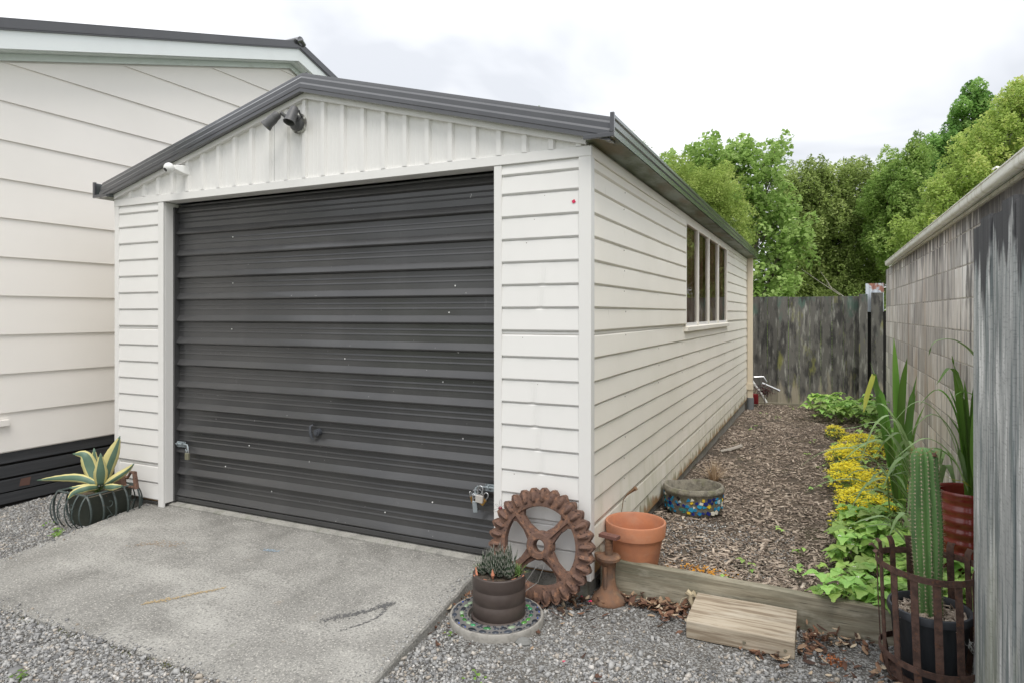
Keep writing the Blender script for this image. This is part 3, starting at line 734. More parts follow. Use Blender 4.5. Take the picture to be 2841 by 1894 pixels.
b = MB()
rf = [(APX, 2.758), (0.13, 2.758 - 1.93 * S), (0.13, 2.738 - 1.93 * S), (APX, 2.738), (-3.73, 2.738 - 1.93 * S), (-3.73, 2.758 - 1.93 * S)]
b.loft([[(x, -0.018, z) for x, z in rf], [(x, Ln + 0.15, z) for x, z in rf]], True, True)
for side in (-1, 1):
    for k in range(1, 11):
        pass
b.build('roof', ROOF, G)
b = MB()
b.tube([(APX, -0.02, 2.765), (APX, Ln + 0.15, 2.765)], 0.02, 8); b.build('ridge_cap', ROOF, G)
# gutters with stop ends
gp = [(0.001, 2.157), (0.150, 2.157), (0.150, 2.171), (0.144, 2.175), (0.144, 2.194), (0.151, 2.202), (0.151, 2.208), (0.143, 2.216), (0.143, 2.238), (0.150, 2.246), (0.150, 2.262), (0.140, 2.262), (0.135, 2.180), (0.001, 2.180)]
def gutter(mirror):
    prof = [(x if not mirror else -W - x, z) for x, z in gp]
    yb = [-0.072, 1.6, 3.2, 5.2, 5.215, 7.66]
    rings = [[(x + (0.004 if 5.2 < yy < 5.3 else 0), yy, z - (0.0 if yy < 5 else (yy - 5.2) * 0.004)) for x, z in prof] for yy in yb]
    if mirror: rings = [r[::-1] for r in rings]
    o = MB().loft(rings, True, True).build('gutter', GUT, G, 25)
    s = -1 if mirror else 1; ox = -W if mirror else 0
    b = MB()
    def bx(x0, x1, z0, z1, ya=-0.090): 
        xa, xb = sorted((ox + s * x0, ox + s * x1)); b.box(xa, xb, ya, -0.0725, z0, z1)
    bx(0.0, 0.154, 2.153, 2.174); bx(0.134, 0.154, 2.1745, 2.268)
    b.build('gutter_stop_end', ROOF, o, bevel=0.002)
    so_ = MB(); x0, x1 = sorted((ox + s * 0.004, ox + s * 0.148)); so_.add([(x0, -0.070, 2.1545), (x1, -0.070, 2.1545), (x1, 7.65, 2.146), (x0, 7.65, 2.146)], [(3, 2, 1, 0)])
    so_.build('soffit_lining', SOFF, o)
    return o
gutter(False); gutter(True)
# ---- tilt door
D = []
zz = 2.065
prof = [(0.0, 2.080)]
def addp(d, z): prof.append((d, z))
for k in range(-1, 13):
    zb = 1.872 - 0.153 * k
    addp(0.0, zb + 0.044); addp(0.005, zb + 0.038); addp(0.023, zb + 0.010); addp(0.025, zb + 0.006); addp(0.023, zb + 0.000); addp(0.000, zb - 0.008)
    if k < 12:
        for q in (0.042, 0.072):
            addp(0.0, zb - q + 0.009); addp(0.0036, zb - q); addp(0.0, zb - q - 0.0012)
prof = [p for p in prof if p[1] > 0.015] 
prof.append((0.0, 0.012)); 
segs = 26; rings = []
for i in range(segs + 1):
    x = -3.088 + (3.088 - 0.512) * i / segs
    r = []
    for j, (d, z) in enumerate(prof):
        w = 0.0016 * math.sin(x * 5.1 + z * 9) + 0.0011 * math.sin(x * 13.7 - z * 17)
        if 0.005 < d: w += -0.0035 * max(0, math.sin(x * 31 + j * 1.7)) ** 30
        r.append((x, 0.100 - d - w, z))
    rings.append(r)
dm = MB().loft(rings, False, False)
door = dm.build('garage_door', DOOR, G, 18)
b = MB(); b.box(-3.088, -0.512, 0.075, 0.098, 0.002, 0.030); b.build('bottom_rail', DOOR, door, bevel=0.002)
b = MB(); b.box(-3.0915, -3.076, 0.060, 0.104, -0.003, 2.06); b.build('door_channel', DOOR, G)
b = MB(); b.box(-3.09, -0.51, 0.125, 0.135, -0.003, 2.09); b.build('door_backing', DARK, G)
# screw heads on the door
sc = MB()
for (x, z) in [(-2.55, 1.83), (-1.75, 1.90), (-0.86, 1.72), (-0.78, 1.735), (-0.82, 1.47), (-0.86, 1.32), (-1.60, 1.04), (-2.1, 0.98), (-0.90, 0.93), (-2.55, 1.52), (-2.56, 1.21), (-0.8, 1.1), (-1.38, 0.80), (-0.77, 0.62), (-2.4, 0.44), (-2.9, 0.5), (-0.84, 0.5), (-0.97, 0.24), (-1.9, 0.36), (-1.30, 0.14), (-2.62, 0.28), (-1.78, 0.22), (-0.68, 0.24), (-2.2, 0.16), (-2.96, 0.05)]:
    sc.lathe([(0.0005, 0.0), (0.005, 0.0), (0.0035, 0.003), (0.0005, 0.004)], 8, M=Matrix.Translation((x, 0.098, z)) @ Matrix.Rotation(PI / 2, 4, 'X'))
sc.build('screw_heads', mat('white_screw', (0.7, 0.7, 0.68), 0.4), door)
# door lock and handle
b = MB(); b.tube([(-1.80, 0.098, 0.578), (-1.80, 0.068, 0.578)], 0.022, 16); b.tube([(-1.80, 0.070, 0.578), (-1.80, 0.060, 0.578)], 0.014, 12)
hd = b.build('lock_barrel', BLKRIM, door, 40)
b = MB(); b.tube([(-1.842, 0.085, 0.62), (-1.850, 0.070, 0.612), (-1.846, 0.066, 0.575), (-1.838, 0.070, 0.545), (-1.826, 0.075, 0.530)], [0.006, 0.009, 0.010, 0.009, 0.004], 8)
b.lathe([(0.0005, 0), (0.012, 0), (0.010, 0.008), (0.0005, 0.009)], 10, M=Matrix.Translation((-1.846, 0.075, 0.563)) @ Matrix.Rotation(PI / 2, 4, 'X'))
b.build('door_handle', BLKRIM, door, 40)
# bolts
def bolt(x0, x1, z, hook):
    b = MB(); s = 1 if x1 > x0 else -1
    xa, xb = sorted((x0, x0 + s * 0.085)); b.box(xa, xb, 0.070, 0.076, z - 0.022, z + 0.016)
    b.tube([(x0, 0.064, z), (x1, 0.062, z)], 0.0055, 8)
    for q in (0.016, 0.062): b.tube([(x0 + s * q - 0.004, 0.062, z), (x0 + s * q + 0.004, 0.062, z)], 0.011, 8)
    b.tube([(x1, 0.062, z), (x1 + s * 0.012, 0.055, z + 0.002), (x1 + s * 0.026, 0.050, z - 0.012), (x1 + s * 0.028, 0.050, z - 0.034), (x1 + s * 0.018, 0.050, z - 0.042), (x1 + s * 0.004, 0.05, z - 0.030)], 0.0055, 8)
    return b.build('sliding_bolt', ZINC, door, 40)
bolt(-0.530, -0.640, 0.376, 1)
bolt(-3.065, -2.955, 0.405, 1)

# ---- window
win = MB()
for y0, y1 in ((2.44, 2.475), (3.04, 3.085), (3.66, 3.705), (4.33, 4.375), (5.05, 5.10)):
    win.box(-0.018, 0.022, y0, y1, WZ0 + 0.010, 2.0875)
win.box(-0.03, 0.020, 2.476, 5.049, 2.068, 2.0870)
wo = win.build('window_frame', CREAM, G, bevel=0.002)
b = MB(); b.add([(0.0, 2.42, 1.166), (0.040, 2.42, 1.166), (0.042, 2.42, 1.203), (0.0, 2.42, 1.213), (0.0, 5.13, 1.166), (0.040, 5.13, 1.166), (0.042, 5.13, 1.203), (0.0, 5.13, 1.213)],
           [(0, 1, 2, 3), (7, 6, 5, 4), (0, 4, 5, 1), (1, 5, 6, 2), (2, 6, 7, 3), (3, 7, 4, 0)])
b.build('window_sill', CREAM, wo, bevel=0.002)
for y0, y1 in ((2.476, 3.039), (3.086, 3.659), (3.706, 4.329), (4.376, 5.049)):
    b = MB(); b.add([(0.006, y0, WZ0), (0.006, y1, WZ0), (0.006, y1, 2.067), (0.006, y0, 2.067)], [(0, 1, 2, 3)]); b.build('window_pane', GLASS, wo)
    b = MB(); b.box(-0.004, 0.012, y0, y1, WZ0 + 0.002, WZ0 + 0.032); b.build('glazing_bar', WHITE, wo)
cu = []
for i in range(140):
    yy = WY0 + (WY1 - WY0) * i / 139
    cu.append((-0.034 - 0.010 * math.sin(yy * 62) - 0.006 * math.sin(yy * 23), yy))
MB().loft([[(x, yy, 1.15) for x, yy in cu], [(x, yy, 2.1) for x, yy in cu]], False, False).build('curtain', CURT, wo, 60)

# ---- downpipe at the far corner
b = MB(); b.box(0.020, 0.098, 7.40, 7.455, 0.02, 2.155); dp = b.build('downpipe', mat('beige_downpipe', (0.66, 0.58, 0.45), 0.5), G, bevel=0.004)
b = MB(); b.box(0.001, 0.103, 7.385, 7.46, 0.17, 0.27); b.build('downpipe_bracket', bpy.data.materials['beige_downpipe'], dp, bevel=0.003)
b = MB(); b.tube([(0.058, 7.43, -0.14), (0.058, 7.43, 0.05)], 0.054, 20); b.build('downpipe_socket', GREYP, dp, 40)

# ================================================================== HOUSE
HX = -4.36
H = thing('house', 'large cream weatherboard house end with charcoal slatted base, left of the garage', 'house', (HX, 0, 0))
SL = 0.318
def hz(y, off=0.0): return 4.042 + off - SL * abs(y - 2.44)
HY0, HY1 = -3.7, 8.6
def clip_below(poly, side):
    """keep the part below the gable line; side = -1 near slope, +1 far slope"""
    def f(p): return hz_side(p[0], side) - p[1]
    out = []
    for i in range(len(poly)):
        a, c = poly[i], poly[(i + 1) % len(poly)]; fa, fc = f(a), f(c)
        if fa >= 0: out.append(a)
        if (fa >= 0) != (fc >= 0):
            t = fa / (fa - fc); out.append((a[0] + t * (c[0] - a[0]), a[1] + t * (c[1] - a[1])))
    return out
def hz_side(y, s): return 4.030 + (SL * (y - 2.44) if s < 0 else -SL * (y - 2.44))
k = 0; zb = 0.311
while zb < 4.05:
    z0, z1 = zb, zb + 0.2835
    poly = [(HY0, z0), (HY1, z0), (HY1, z1), (HY0, z1)]
    poly = clip_below(poly, -1)
    if len(poly) >= 3: poly = clip_below(poly, 1)
    if len(poly) >= 3:
        def ox(z): return 0.020 - 0.012 * (z - z0) / 0.2835
        pts = [(y, z if z > z0 + 1e-6 else z0, ) for y, z in poly]
        outer = [(ox(z), y, z) for y, z in pts]; inner = [(-0.005, y, z) for y, z in pts]
        MB().loft([inner, outer], True, True).build('weatherboard', HOUSEW, H)
    zb += 0.2835; k += 1
b = MB(); b.add([(0.004, HY0, 0.315), (0.004, HY1, 0.315), (0.004, HY1, hz(HY1)), (0.004, 2.44, 4.10), (0.004, HY0, hz(HY0))], [(0, 1, 2, 3, 4)])
b.box(-6.0, 0.002, HY0 + 0.01, HY1 - 0.01, 0.30, 2.0)
b.build('house_wall', HOUSEW, H)
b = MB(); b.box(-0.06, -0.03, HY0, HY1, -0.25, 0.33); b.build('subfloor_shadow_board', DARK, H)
for i, (z0, z1) in enumerate(((0.222, 0.302), (0.118, 0.203), (0.012, 0.100), (-0.074, 0.002))):
    b = MB(); b.box(-0.020, 0.002, HY0, HY1, z0, z1); b.build('base_slat', SLAT, H, bevel=0.003)
b = MB(); b.add([(0.0045, -0.255, 0.035), (0.0045, -0.185, 0.03), (0.0045, -0.175, 0.090), (0.0045, -0.245, 0.088)], [(0, 1, 2, 3)]); b.build('bare_wood_patch', mat('bare_red_wood', (0.13, 0.07, 0.055), 0.8), H)
b = MB(); b.box(0.018, 0.040, -0.70, -0.335, 0.50, 0.545); b.build('cover_block', HOUSEW, H, bevel=0.002)
def hr(y0, y1, xa, xb, o0, o1, name, m):
    for a, c in ((y0, 2.46), (2.46, y1)):
        rings = []
        for yy in (a, c):
            zc = 4.326 - SL * abs(yy - 2.46)
            rings.append([(xa, yy, zc + o0), (xb, yy, zc + o0), (xb, yy, zc + o1), (xa, yy, zc + o1)])
        MB().loft(rings, True, True).build(name, m, H)
hr(-3.9, 8.8, 0.13, 0.16, -0.213, -0.083, 'barge_board', BARGE)
hr(-3.9, 8.8, 0.120, 0.172, -0.082, -0.070, 'barge_flashing', ROOF)
hr(-3.9, 8.8, 0.130, 0.178, -0.0695, -0.006, 'barge_flashing', ROOF)
hr(-3.9, 8.8, -6.0, 0.176, -0.005, 0.004, 'roof', ROOF)
hr(-3.9, 8.8, 0.0205, 0.130, -0.222, -0.214, 'soffit', SASH)
hr(-3.72, 8.6, 0.0205, 0.036, -0.275, -0.223, 'frieze_board', SASH)
b = MB(); b.tube([(0.19, 2.46, 4.328), (-6, 2.46, 4.328)], 0.05, 10); b.tube([(0.178, 2.40, 4.30), (0.182, 2.46, 4.335), (0.178, 2.52, 4.30)], 0.03, 8)
b.build('ridge_cap', ROOF, H, 40)

# ================================================================== NEIGHBOUR BLOCK WALL
BW = thing('block_wall', 'tall stained concrete block wall under a white gutter along the bed', 'wall', (1.83, 7.15, 0))
core = MB(); core.box(0.0025, 0.19, -8.8, -0.004, -0.3, 1.905); core.build('mortar_core', MORTAR, BW)
bm_ = {}
def block_mesh(ln, ht):
    key = (round(ln, 3), round(ht, 3))
    if key not in bm_:
        m = MB(); e = 0.004
        m.loft([[(0.02, 0, 0), (0.02, ln, 0), (0.02, ln, ht), (0.02, 0, ht)], [(0.001, 0, 0), (0.001, ln, 0), (0.001, ln, ht), (0.001, 0, ht)],
                [(-0.0, e, e), (-0.0, ln - e, e), (-0.0, ln - e, ht - e), (-0.0, e, ht - e)]], True, True)
        me = bpy.data.meshes.new('block'); me.from_pydata(m.v, [], m.f); me.materials.append(WALLB); me.update(); bm_[key] = me
    return bm_[key]
rows = [-0.187 + 0.2 * i for i in range(11)]
for r, z0 in enumerate(rows):
    ht = 0.191 if r < 10 else 0.088
    yy = -8.7; off = 0.2 if r % 2 else 0.0
    first = True
    while yy < -0.01:
        ln = 0.4
        if first and off: ln = 0.2
        ln = min(ln, -yy)
        if ln > 0.05:
            place('block', block_mesh(ln - 0.009, ht), BW, (rnd.uniform(-0.0012, 0.0012), yy, z0))
        yy += ln; first = False
# gutter of that building
gpr = []
for i in range(9):
    a = PI * i / 8 / 1.0
    gpr.append((-0.040 - 0.036 * math.cos(a) * -1 - 0.0, 1.945 - 0.036 * math.sin(a)))
prof = [(-0.078, 1.957), (-0.087, 1.957), (-0.087, 1.951), (-0.082, 1.949), (-0.083, 1.938)] + [(-0.083, 1.924)] + [(-0.053 - 0.030 * math.cos(PI / 2 * i / 6), 1.922 - 0.018 * math.sin(PI / 2 * i / 6)) for i in range(1, 7)] + [(-0.002, 1.938), (-0.002, 1.965), (-0.006, 1.965)]
MB().loft([[(x, -8.8, z) for x, z in prof], [(x, -0.95, z - 0.004) for x, z in prof]], True, True).build('gutter', GUTW, BW, 50)
b = MB(); b.box(-0.012, 0.2, -8.8, -0.6, 1.907, 1.925); b.build('fascia', GUTW, BW)
b = MB(); b.add([(-0.07, -8.8, 1.953), (-0.07, -0.8, 1.953), (3.0, -0.8, 2.25), (3.0, -8.8, 2.25)], [(0, 1, 2, 3)]); b.build('roof', ROOF, BW)
b = MB(); b.tube([(-0.05, -6.62, 1.955), (-0.055, -6.62, 1.972), (-0.075, -6.62, 1.978), (-0.085, -6.60, 1.972)], 0.004, 8); b.build('bracket', GUTW, BW)

# ================================================================== PALING FENCE, right foreground
FX = 1.54
PF = thing('paling_fence', 'grey silvered rough sawn paling fence at the right edge of the picture', 'fence', (FX, -0.20, 0))
yy = 0.0; tops = [1.622, 1.640, 1.632, 1.655, 1.640, 1.66, 1.65, 1.64, 1.65, 1.63]
for i in range(10):
    wd = rnd.uniform(0.135, 0.150)
    m = MB(); rings = []
    for j in range(13):
        z = -0.35 + (tops[i] + 0.35) * j / 12
        w = 0.0008 * math.sin(z * 5 + i * 2.1); c = 0.003
        y1 = yy; y0 = yy - wd
        rings.append([(0.022 + w, y0, z), (0.0 + w + c, y0 + w * .5, z), (0.0 + w, y0 + c, z), (-0.0008 + w, (y0 + y1) / 2, z), (0.0 + w, y1 - c, z), (0.0 + w + c, y1, z), (0.022 + w, y1, z)])
    m.loft(rings); m.build('paling', PALE, PF, 35, loc=((-0.003 if i % 2 else 0.002), 0, 0))
    yy -= wd + 0.003
b = MB(); b.box(0.03, 0.075, -1.5, 0.0, 0.1, 0.19); b.box(0.03, 0.075, -1.5, 0.0, 1.3, 1.39); b.build('rail', PALE, PF)

# ================================================================== BACK FENCE
BF = thing('back_fence', 'dark mildewed upright board fence closing the far end of the bed', 'fence', (0, 8.15, 0))
x = -1.30; i = 0
pm = {}
while x < 1.56:
    wd = 0.152
    h = 1.580 + rnd.uniform(-0.006, 0.006)
    m = MB(); m.box(0, wd, 0, 0.02, -0.12, h)
    m.build('paling', FENCEB, BF, loc=(x, rnd.uniform(-0.002, 0.002), 0), rot=(0, rnd.uniform(-0.003, 0.003), 0), bevel=0.003)
    x += wd + rnd.choice([0.001, 0.002, 0.003, 0.005]); i += 1
b = MB(); b.box(-1.3, 1.56, 0.021, 0.06, 0.35, 0.44); b.box(-1.3, 1.56, 0.021, 0.06, 1.2, 1.29); b.build('rail', FENCEB, BF)
b = MB(); b.box(-1.3, 1.45, -0.03, -0.004, -0.25, -0.095); b.build('plinth_board', TIMBER, BF, bevel=0.003)
b = MB(); b.box(1.545, 1.66, -0.12, -0.02, -0.2, 1.605); b.build('post', FENCEB, BF, bevel=0.006)
b = MB(); b.box(1.705, 1.86, -0.14, -0.10, -0.2, 1.625); b.build('end_board', FENCEB, BF, bevel=0.006)
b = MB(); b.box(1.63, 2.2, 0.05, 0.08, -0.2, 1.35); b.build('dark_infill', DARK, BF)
sm = MB()
pts = []
for j in range(24):
    xx = 1.635 + 0.24 * j / 23; pts.append((xx, -0.09 + 0.006 * math.sin(xx * 110)))
sm.loft([[(a, c, 1.34) for a, c in pts], [(a, c, 1.765) for a, c in pts]], False, False)
tag(sm.build('metal_sheet', SHEET, loc=(0, 8.15 + 0.03, 0)), 'offcut of white and rusty sheet metal behind the far fence corner', 'metal sheet')

# ================================================================== EDGING AND STEP
E_ = MB()
rings = []
for j in range(25):
    xx = 0.02 + (1.535 - 0.02) * j / 24; zt = 0.073 - 0.018 * xx + 0.0012 * math.sin(xx * 17); yo = 0.125 + 0.0015 * math.sin(xx * 11)
    rings.append([(xx, yo, -0.2), (xx, yo, zt - 0.004), (xx, yo + 0.004, zt), (xx, yo + 0.041, zt + 0.001), (xx, yo + 0.045, zt - 0.004), (xx, yo + 0.045, -0.2)])
E_.loft(rings, True, True)
tag(E_.build('timber_edging', TIMBER, None, 30), 'long weathered timber edging board retaining the mulch bed', 'edging board')
st = MB()
st.loft([[(0.0, y, z) for y, z in ((-.145, 0), (.145, 0), (.145, .086), (-.138, .080), (-.145, .072))],
         [(0.145, y, z) for y, z in ((-.146, 0), (.145, 0), (.145, .085), (-.139, .080), (-.146, .072))],
         [(0.29, y, z) for y, z in ((-.144, 0), (.145, 0), (.145, .087), (-.137, .081), (-.144, .073))],
         [(0.436, y, z) for y, z in ((-.145, 0), (.145, 0), (.145, .085), (-.138, .079), (-.145, .071))]])
step = st.build('timber_step', TIMBER2, None, 30, loc=(0.505, -0.033, -0.097), rot=(0, 0, 0), bevel=0.002)
tag(step, 'short chunky weathered timber block used as a step', 'step')
for (xx, zz_) in ((0.24, 0.03), (0.40, 0.03)):
    b = MB(); b.lathe([(0.0005, 0), (0.007, 0), (0.006, 0.002), (0.0005, 0.002)], 10, M=Matrix.Translation((xx, -0.1455, zz_)) @ Matrix.Rotation(PI / 2, 4, 'X')); b.build('nail_head', TIMBER, step)


# ================================================================== RUSTY GEAR WHEEL
RW = 0.277
wh = thing('gear_wheel', 'large rusty cast iron toothed wheel leaning on the corner of the garage', 'gear wheel', (-0.213, -0.16, -0.098))
wh.rotation_euler = (math.radians(-11), 0, 0)
def ringpt(r, a, y): return (r * math.cos(a), y, RW + r * math.sin(a))
NT = 30
m = MB(); rings = []
sect = [(0.186, -0.010), (0.188, -0.022), (0.200, -0.026), (0.250, -0.020), (0.257, -0.010), (0.257, 0.022), (0.190, 0.022), (0.186, 0.012)]
for k in range(73):
    a = 2 * PI * k / 72
    rings.append([ringpt(r, a, y) for r, y in sect])
m.loft(rings, True, False); m.build('rim', RUST, wh, 40)
tm = MB()
ta = PI / NT * 0.98
def tp(r, a, y): return (r * math.cos(a), y, r * math.sin(a))
tm.add([tp(0.250, -ta, 0.020), tp(0.262, -ta * 0.80, 0.020), tp(0.277, -0.2 * ta, 0.018), tp(0.277, 0.2 * ta, 0.018), tp(0.262, ta * 0.80, 0.020), tp(0.250, ta, 0.020),
        tp(0.250, -ta, -0.018), tp(0.262, -ta * 0.80, -0.018), tp(0.277, -0.2 * ta, -0.024), tp(0.277, 0.2 * ta, -0.024), tp(0.262, ta * 0.80, -0.018), tp(0.250, ta, -0.018)],
       [(0, 1, 2, 3, 4, 5), (11, 10, 9, 8, 7, 6), (0, 6, 7, 1), (1, 7, 8, 2), (2, 8, 9, 3), (3, 9, 10, 4), (4, 10, 11, 5), (5, 11, 6, 0)])
# raised lump on the front of each tooth
L_ = []
for (r, h, w) in ((0.206, 0.020, 0.30), (0.209, 0.036, 0.50), (0.220, 0.044, 0.62), (0.240, 0.040, 0.66), (0.257, 0.030, 0.60), (0.270, 0.022, 0.40)):
    L_.append([tp(r, -ta * w, -0.016), tp(r, -ta * w * 0.5, -0.016 - (h - 0.016) * 0.78), tp(r, 0, -h), tp(r, ta * w * 0.5, -0.016 - (h - 0.016) * 0.78), tp(r, ta * w, -0.016)])
tm.loft(L_, False, False)
first = None
for k in range(NT):
    a = 2 * PI * (k + 0.5) / NT
    if first is None:
        first = tm.build('tooth', RUST, wh, 50, loc=(0, 0, RW), rot=(0, -a, 0)); tme = first.data
    else:
        place('tooth', tme, wh, (0, rnd.uniform(-0.001, 0.001), RW), (0, -a, 0))
m = MB(); ho = []
for k in range(41):
    a = 2 * PI * k / 40
    bump_ = 0.010 * max(0, math.cos(4 * a + PI)) ** 2
    ho.append([ringpt(0.030, a, -0.030), ringpt(0.034, a, -0.034), ringpt(0.060, a, -0.034), ringpt(0.068 + bump_, a, -0.022), ringpt(0.070 + bump_, a, 0.02), ringpt(0.030, a, 0.02)])
m.loft([r + [] for r in ho], True, False); m.build('hub', RUST, wh, 40)
sp = MB()
sp.loft([[(0.060, y, z) for y, z in ((0.016, -0.034), (0.016, 0.034), (-0.014, 0.034), (-0.016, 0.012), (-0.030, 0.009), (-0.030, -0.009), (-0.016, -0.012), (-0.014, -0.034))],
         [(0.115, y, z) for y, z in ((0.014, -0.022), (0.014, 0.022), (-0.010, 0.022), (-0.012, 0.010), (-0.025, 0.008), (-0.025, -0.008), (-0.012, -0.010), (-0.010, -0.022))],
         [(0.165, y, z) for y, z in ((0.014, -0.026), (0.014, 0.026), (-0.010, 0.026), (-0.012, 0.010), (-0.024, 0.008), (-0.024, -0.008), (-0.012, -0.010), (-0.010, -0.026))],
         [(0.200, y, z) for y, z in ((0.016, -0.060), (0.016, 0.060), (-0.012, 0.060), (-0.014, 0.014), (-0.024, 0.010), (-0.024, -0.010), (-0.014, -0.014), (-0.012, -0.060))]])
f0 = None
for k in range(4):
    a = PI / 4 + PI / 2 * k
    if f0 is None: f0 = sp.build('spoke', RUST, wh, 40, loc=(0, 0, RW), rot=(0, -a, 0))
    else: place('spoke', f0.data, wh, (0, 0, RW), (0, -a, 0))

# wire flower with a red bead, and loose wire
b = MB(); cx, cz, cy = -0.452, 0.318, -0.075
wf = thing('wire_flower', 'small bent wire flower with a dark red bead beside the rusty wheel', 'wire ornament', (cx, cy, cz))
for k in range(6):
    a = 2 * PI * k / 6 + 0.5; L = 0.034 + 0.010 * (k % 2)
    pts = []
    for j in range(9):
        t = j / 8; r = L * math.sin(t * PI) ** 0.8; q = a + (t - 0.5) * 0.75
        pts.append((r * math.cos(q), 0.004 * math.sin(k), r * math.sin(q)))
    b.tube(pts, 0.0011, 5)
b.tube([(0.012, 0, 0), (0.035, -0.02, 0.002), (0.052, -0.03, -0.02), (0.055, -0.03, -0.08), (0.052, -0.03, -0.15), (0.058, -0.03, -0.23), (0.052, -0.04, -0.32)], 0.0012, 5)
b.build('petal_wire', WIRE, wf)
b = MB(); b.lathe([(0.0005, -0.011), (0.008, -0.008), (0.0115, 0), (0.008, 0.008), (0.0005, 0.011)], 14); b.build('bead', BEAD, wf, 60)
b = MB()
b.tube([(-0.155, -0.19, 0.125), (-0.19, -0.20, 0.115), (-0.23, -0.22, 0.05), (-0.27, -0.24, -0.01), (-0.31, -0.25, -0.035), (-0.335, -0.25, -0.02)], 0.0016, 5)
b.tube([(-0.155, -0.19, 0.125), (-0.17, -0.20, 0.08), (-0.19, -0.2, 0.03), (-0.24, -0.22, -0.01), (-0.27, -0.24, -0.05)], 0.0014, 5)
tag(b.build('wire_loop', WIRE), 'loop of thin pale wire hooked over a lower spoke of the rusty wheel', 'wire')

# ================================================================== SCREW JACK
J = thing('screw_jack', 'small rusty screw jack standing beside the edging board', 'screw jack', (0.092, 0.032, -0.098), math.radians(-12))
m = MB(); m.lathe([(0.088, 0.0), (0.090, 0.012), (0.078, 0.028), (0.052, 0.052), (0.037, 0.080), (0.032, 0.12), (0.034, 0.165), (0.040, 0.195), (0.050, 0.208), (0.0001, 0.209)], 8)
m.tube([(0.0, -0.034, 0.05), (0.0, -0.036, 0.18)], 0.010, 8); m.tube([(-0.036, 0, 0.17), (-0.058, 0, 0.195), (-0.064, 0.0, 0.225)], [0.012, 0.016, 0.018], 8)
m.build('base', JACKR, J, 50)
m = MB(); m.lathe([(0.050, 0.205), (0.057, 0.207), (0.058, 0.220), (0.052, 0.226), (0.024, 0.228), (0.0001, 0.229)], 28); m.build('collar', JACKR, J, 40)
m = MB(); prof = []
for k in range(13):
    z = 0.226 + k * 0.0068; prof += [(0.0165, z), (0.0205, z + 0.0034)]
m.lathe(prof, 20); m.build('screw', JACKR, J)
m = MB(); m.box(-0.046, 0.052, -0.022, 0.022, 0.312, 0.328); m.lathe([(0.010, 0.328), (0.010, 0.330), (0.0001, 0.331)], 10)
m.build('cap_plate', mat('dark_red_rust', (0.155, 0.07, 0.052), 0.85, bump=[(120, 0.4, 0.002)]), J, bevel=0.002)

# ================================================================== TERRACOTTA POT
T = thing('terracotta_pot', 'large empty terracotta pot behind the edging board at the garage corner', 'plant pot', (0.166, 0.262, -0.045))
m = MB(); m.lathe([(0.098, 0.0), (0.104, 0.02), (0.137, 0.205), (0.139, 0.215), (0.150, 0.218), (0.156, 0.282), (0.153, 0.288), (0.146, 0.289), (0.141, 0.284), (0.134, 0.215), (0.130, 0.17), (0.113, 0.085), (0.0001, 0.082)], 56)
m.build('pot_body', TERRA, T, 40)
m = MB(); m.lathe([(0.0001, 0.094), (0.10, 0.090), (0.116, 0.086)], 30); m.build('pot_soil', TERRA, T, 60)
b = MB(); b.tube([(0.035, 0.45, -0.03), (0.035, 0.45, 0.20), (0.050, 0.44, 0.29), (0.075, 0.43, 0.325), (0.11, 0.425, 0.355)], [0.002, 0.002, 0.0025, 0.005, 0.009], 6)
b.tube([(0.11, 0.425, 0.355), (0.126, 0.423, 0.368)], [0.009, 0.014], 6)
tag(b.build('dried_seed_head', LITTER_ := mat('dry_brown_stalk', (0.20, 0.12, 0.065), 0.85)), 'dried brown seed head on a thin bent stalk behind the terracotta pot', 'dried plant')

# ================================================================== MOSAIC POT
Q = thing('mosaic_pot', 'low round concrete pot covered in blue, white and yellow mosaic pieces', 'plant pot', (0.232, 1.575, -0.060))
m = MB(); rings = []
PR = [(0.170, 0.0), (0.190, 0.03), (0.197, 0.10), (0.199, 0.150), (0.206, 0.156), (0.209, 0.168), (0.205, 0.178), (0.198, 0.190), (0.186, 0.192), (0.178, 0.180), (0.170, 0.11), (0.155, 0.05), (0.0001, 0.045)]
nn = 64
for (r, z) in PR:
    rings.append([(r * math.cos(2 * PI * k / nn) * (1 + 0.003 * math.sin(k * 0.59)), r * math.sin(2 * PI * k / nn) * (1 + 0.003 * math.sin(k * 0.59)),
                   z - ((0.018 * max(0, math.sin(2 * PI * k / nn - 0.6)) ** 6 + 0.0015 * math.sin(k * 0.79)) if z > 0.17 else 0)) for k in range(nn)])
m.loft(rings, True, True)
m.build('pot_body', mat('lichened_concrete', (0.24, 0.22, 0.175), 0.95, layers=[
    dict(col=(0.12, 0.11, 0.09), sc=30, lo=0.45, hi=0.62, amt=0.8, det=6), dict(col=(0.13, 0.14, 0.05), sc=9, lo=0.55, hi=0.7, amt=0.6),
    dict(col=(0.42, 0.40, 0.34), sc=70, lo=0.6, hi=0.7, amt=0.6)], bump=[(90, 0.6, 0.005)], space='World'), Q, 50)
cols = [(0.02, 0.22, 0.42), (0.03, 0.30, 0.50), (0.012, 0.02, 0.14), (0.02, 0.03, 0.20), (0.72, 0.70, 0.60), (0.66, 0.62, 0.50), (0.75, 0.52, 0.03), (0.35, 0.06, 0.03), (0.025, 0.022, 0.022), (0.05, 0.20, 0.19), (0.45, 0.58, 0.62)]
wts = [14, 12, 14, 10, 14, 8, 7, 5, 6, 6, 5]
TM = [mat('mosaic_tile_%s' % n_, c, 0.22) for n_, c in zip(['blue', 'sky', 'navy', 'indigo', 'white', 'cream', 'yellow', 'red', 'black', 'teal', 'pale'], cols)]
cells = []
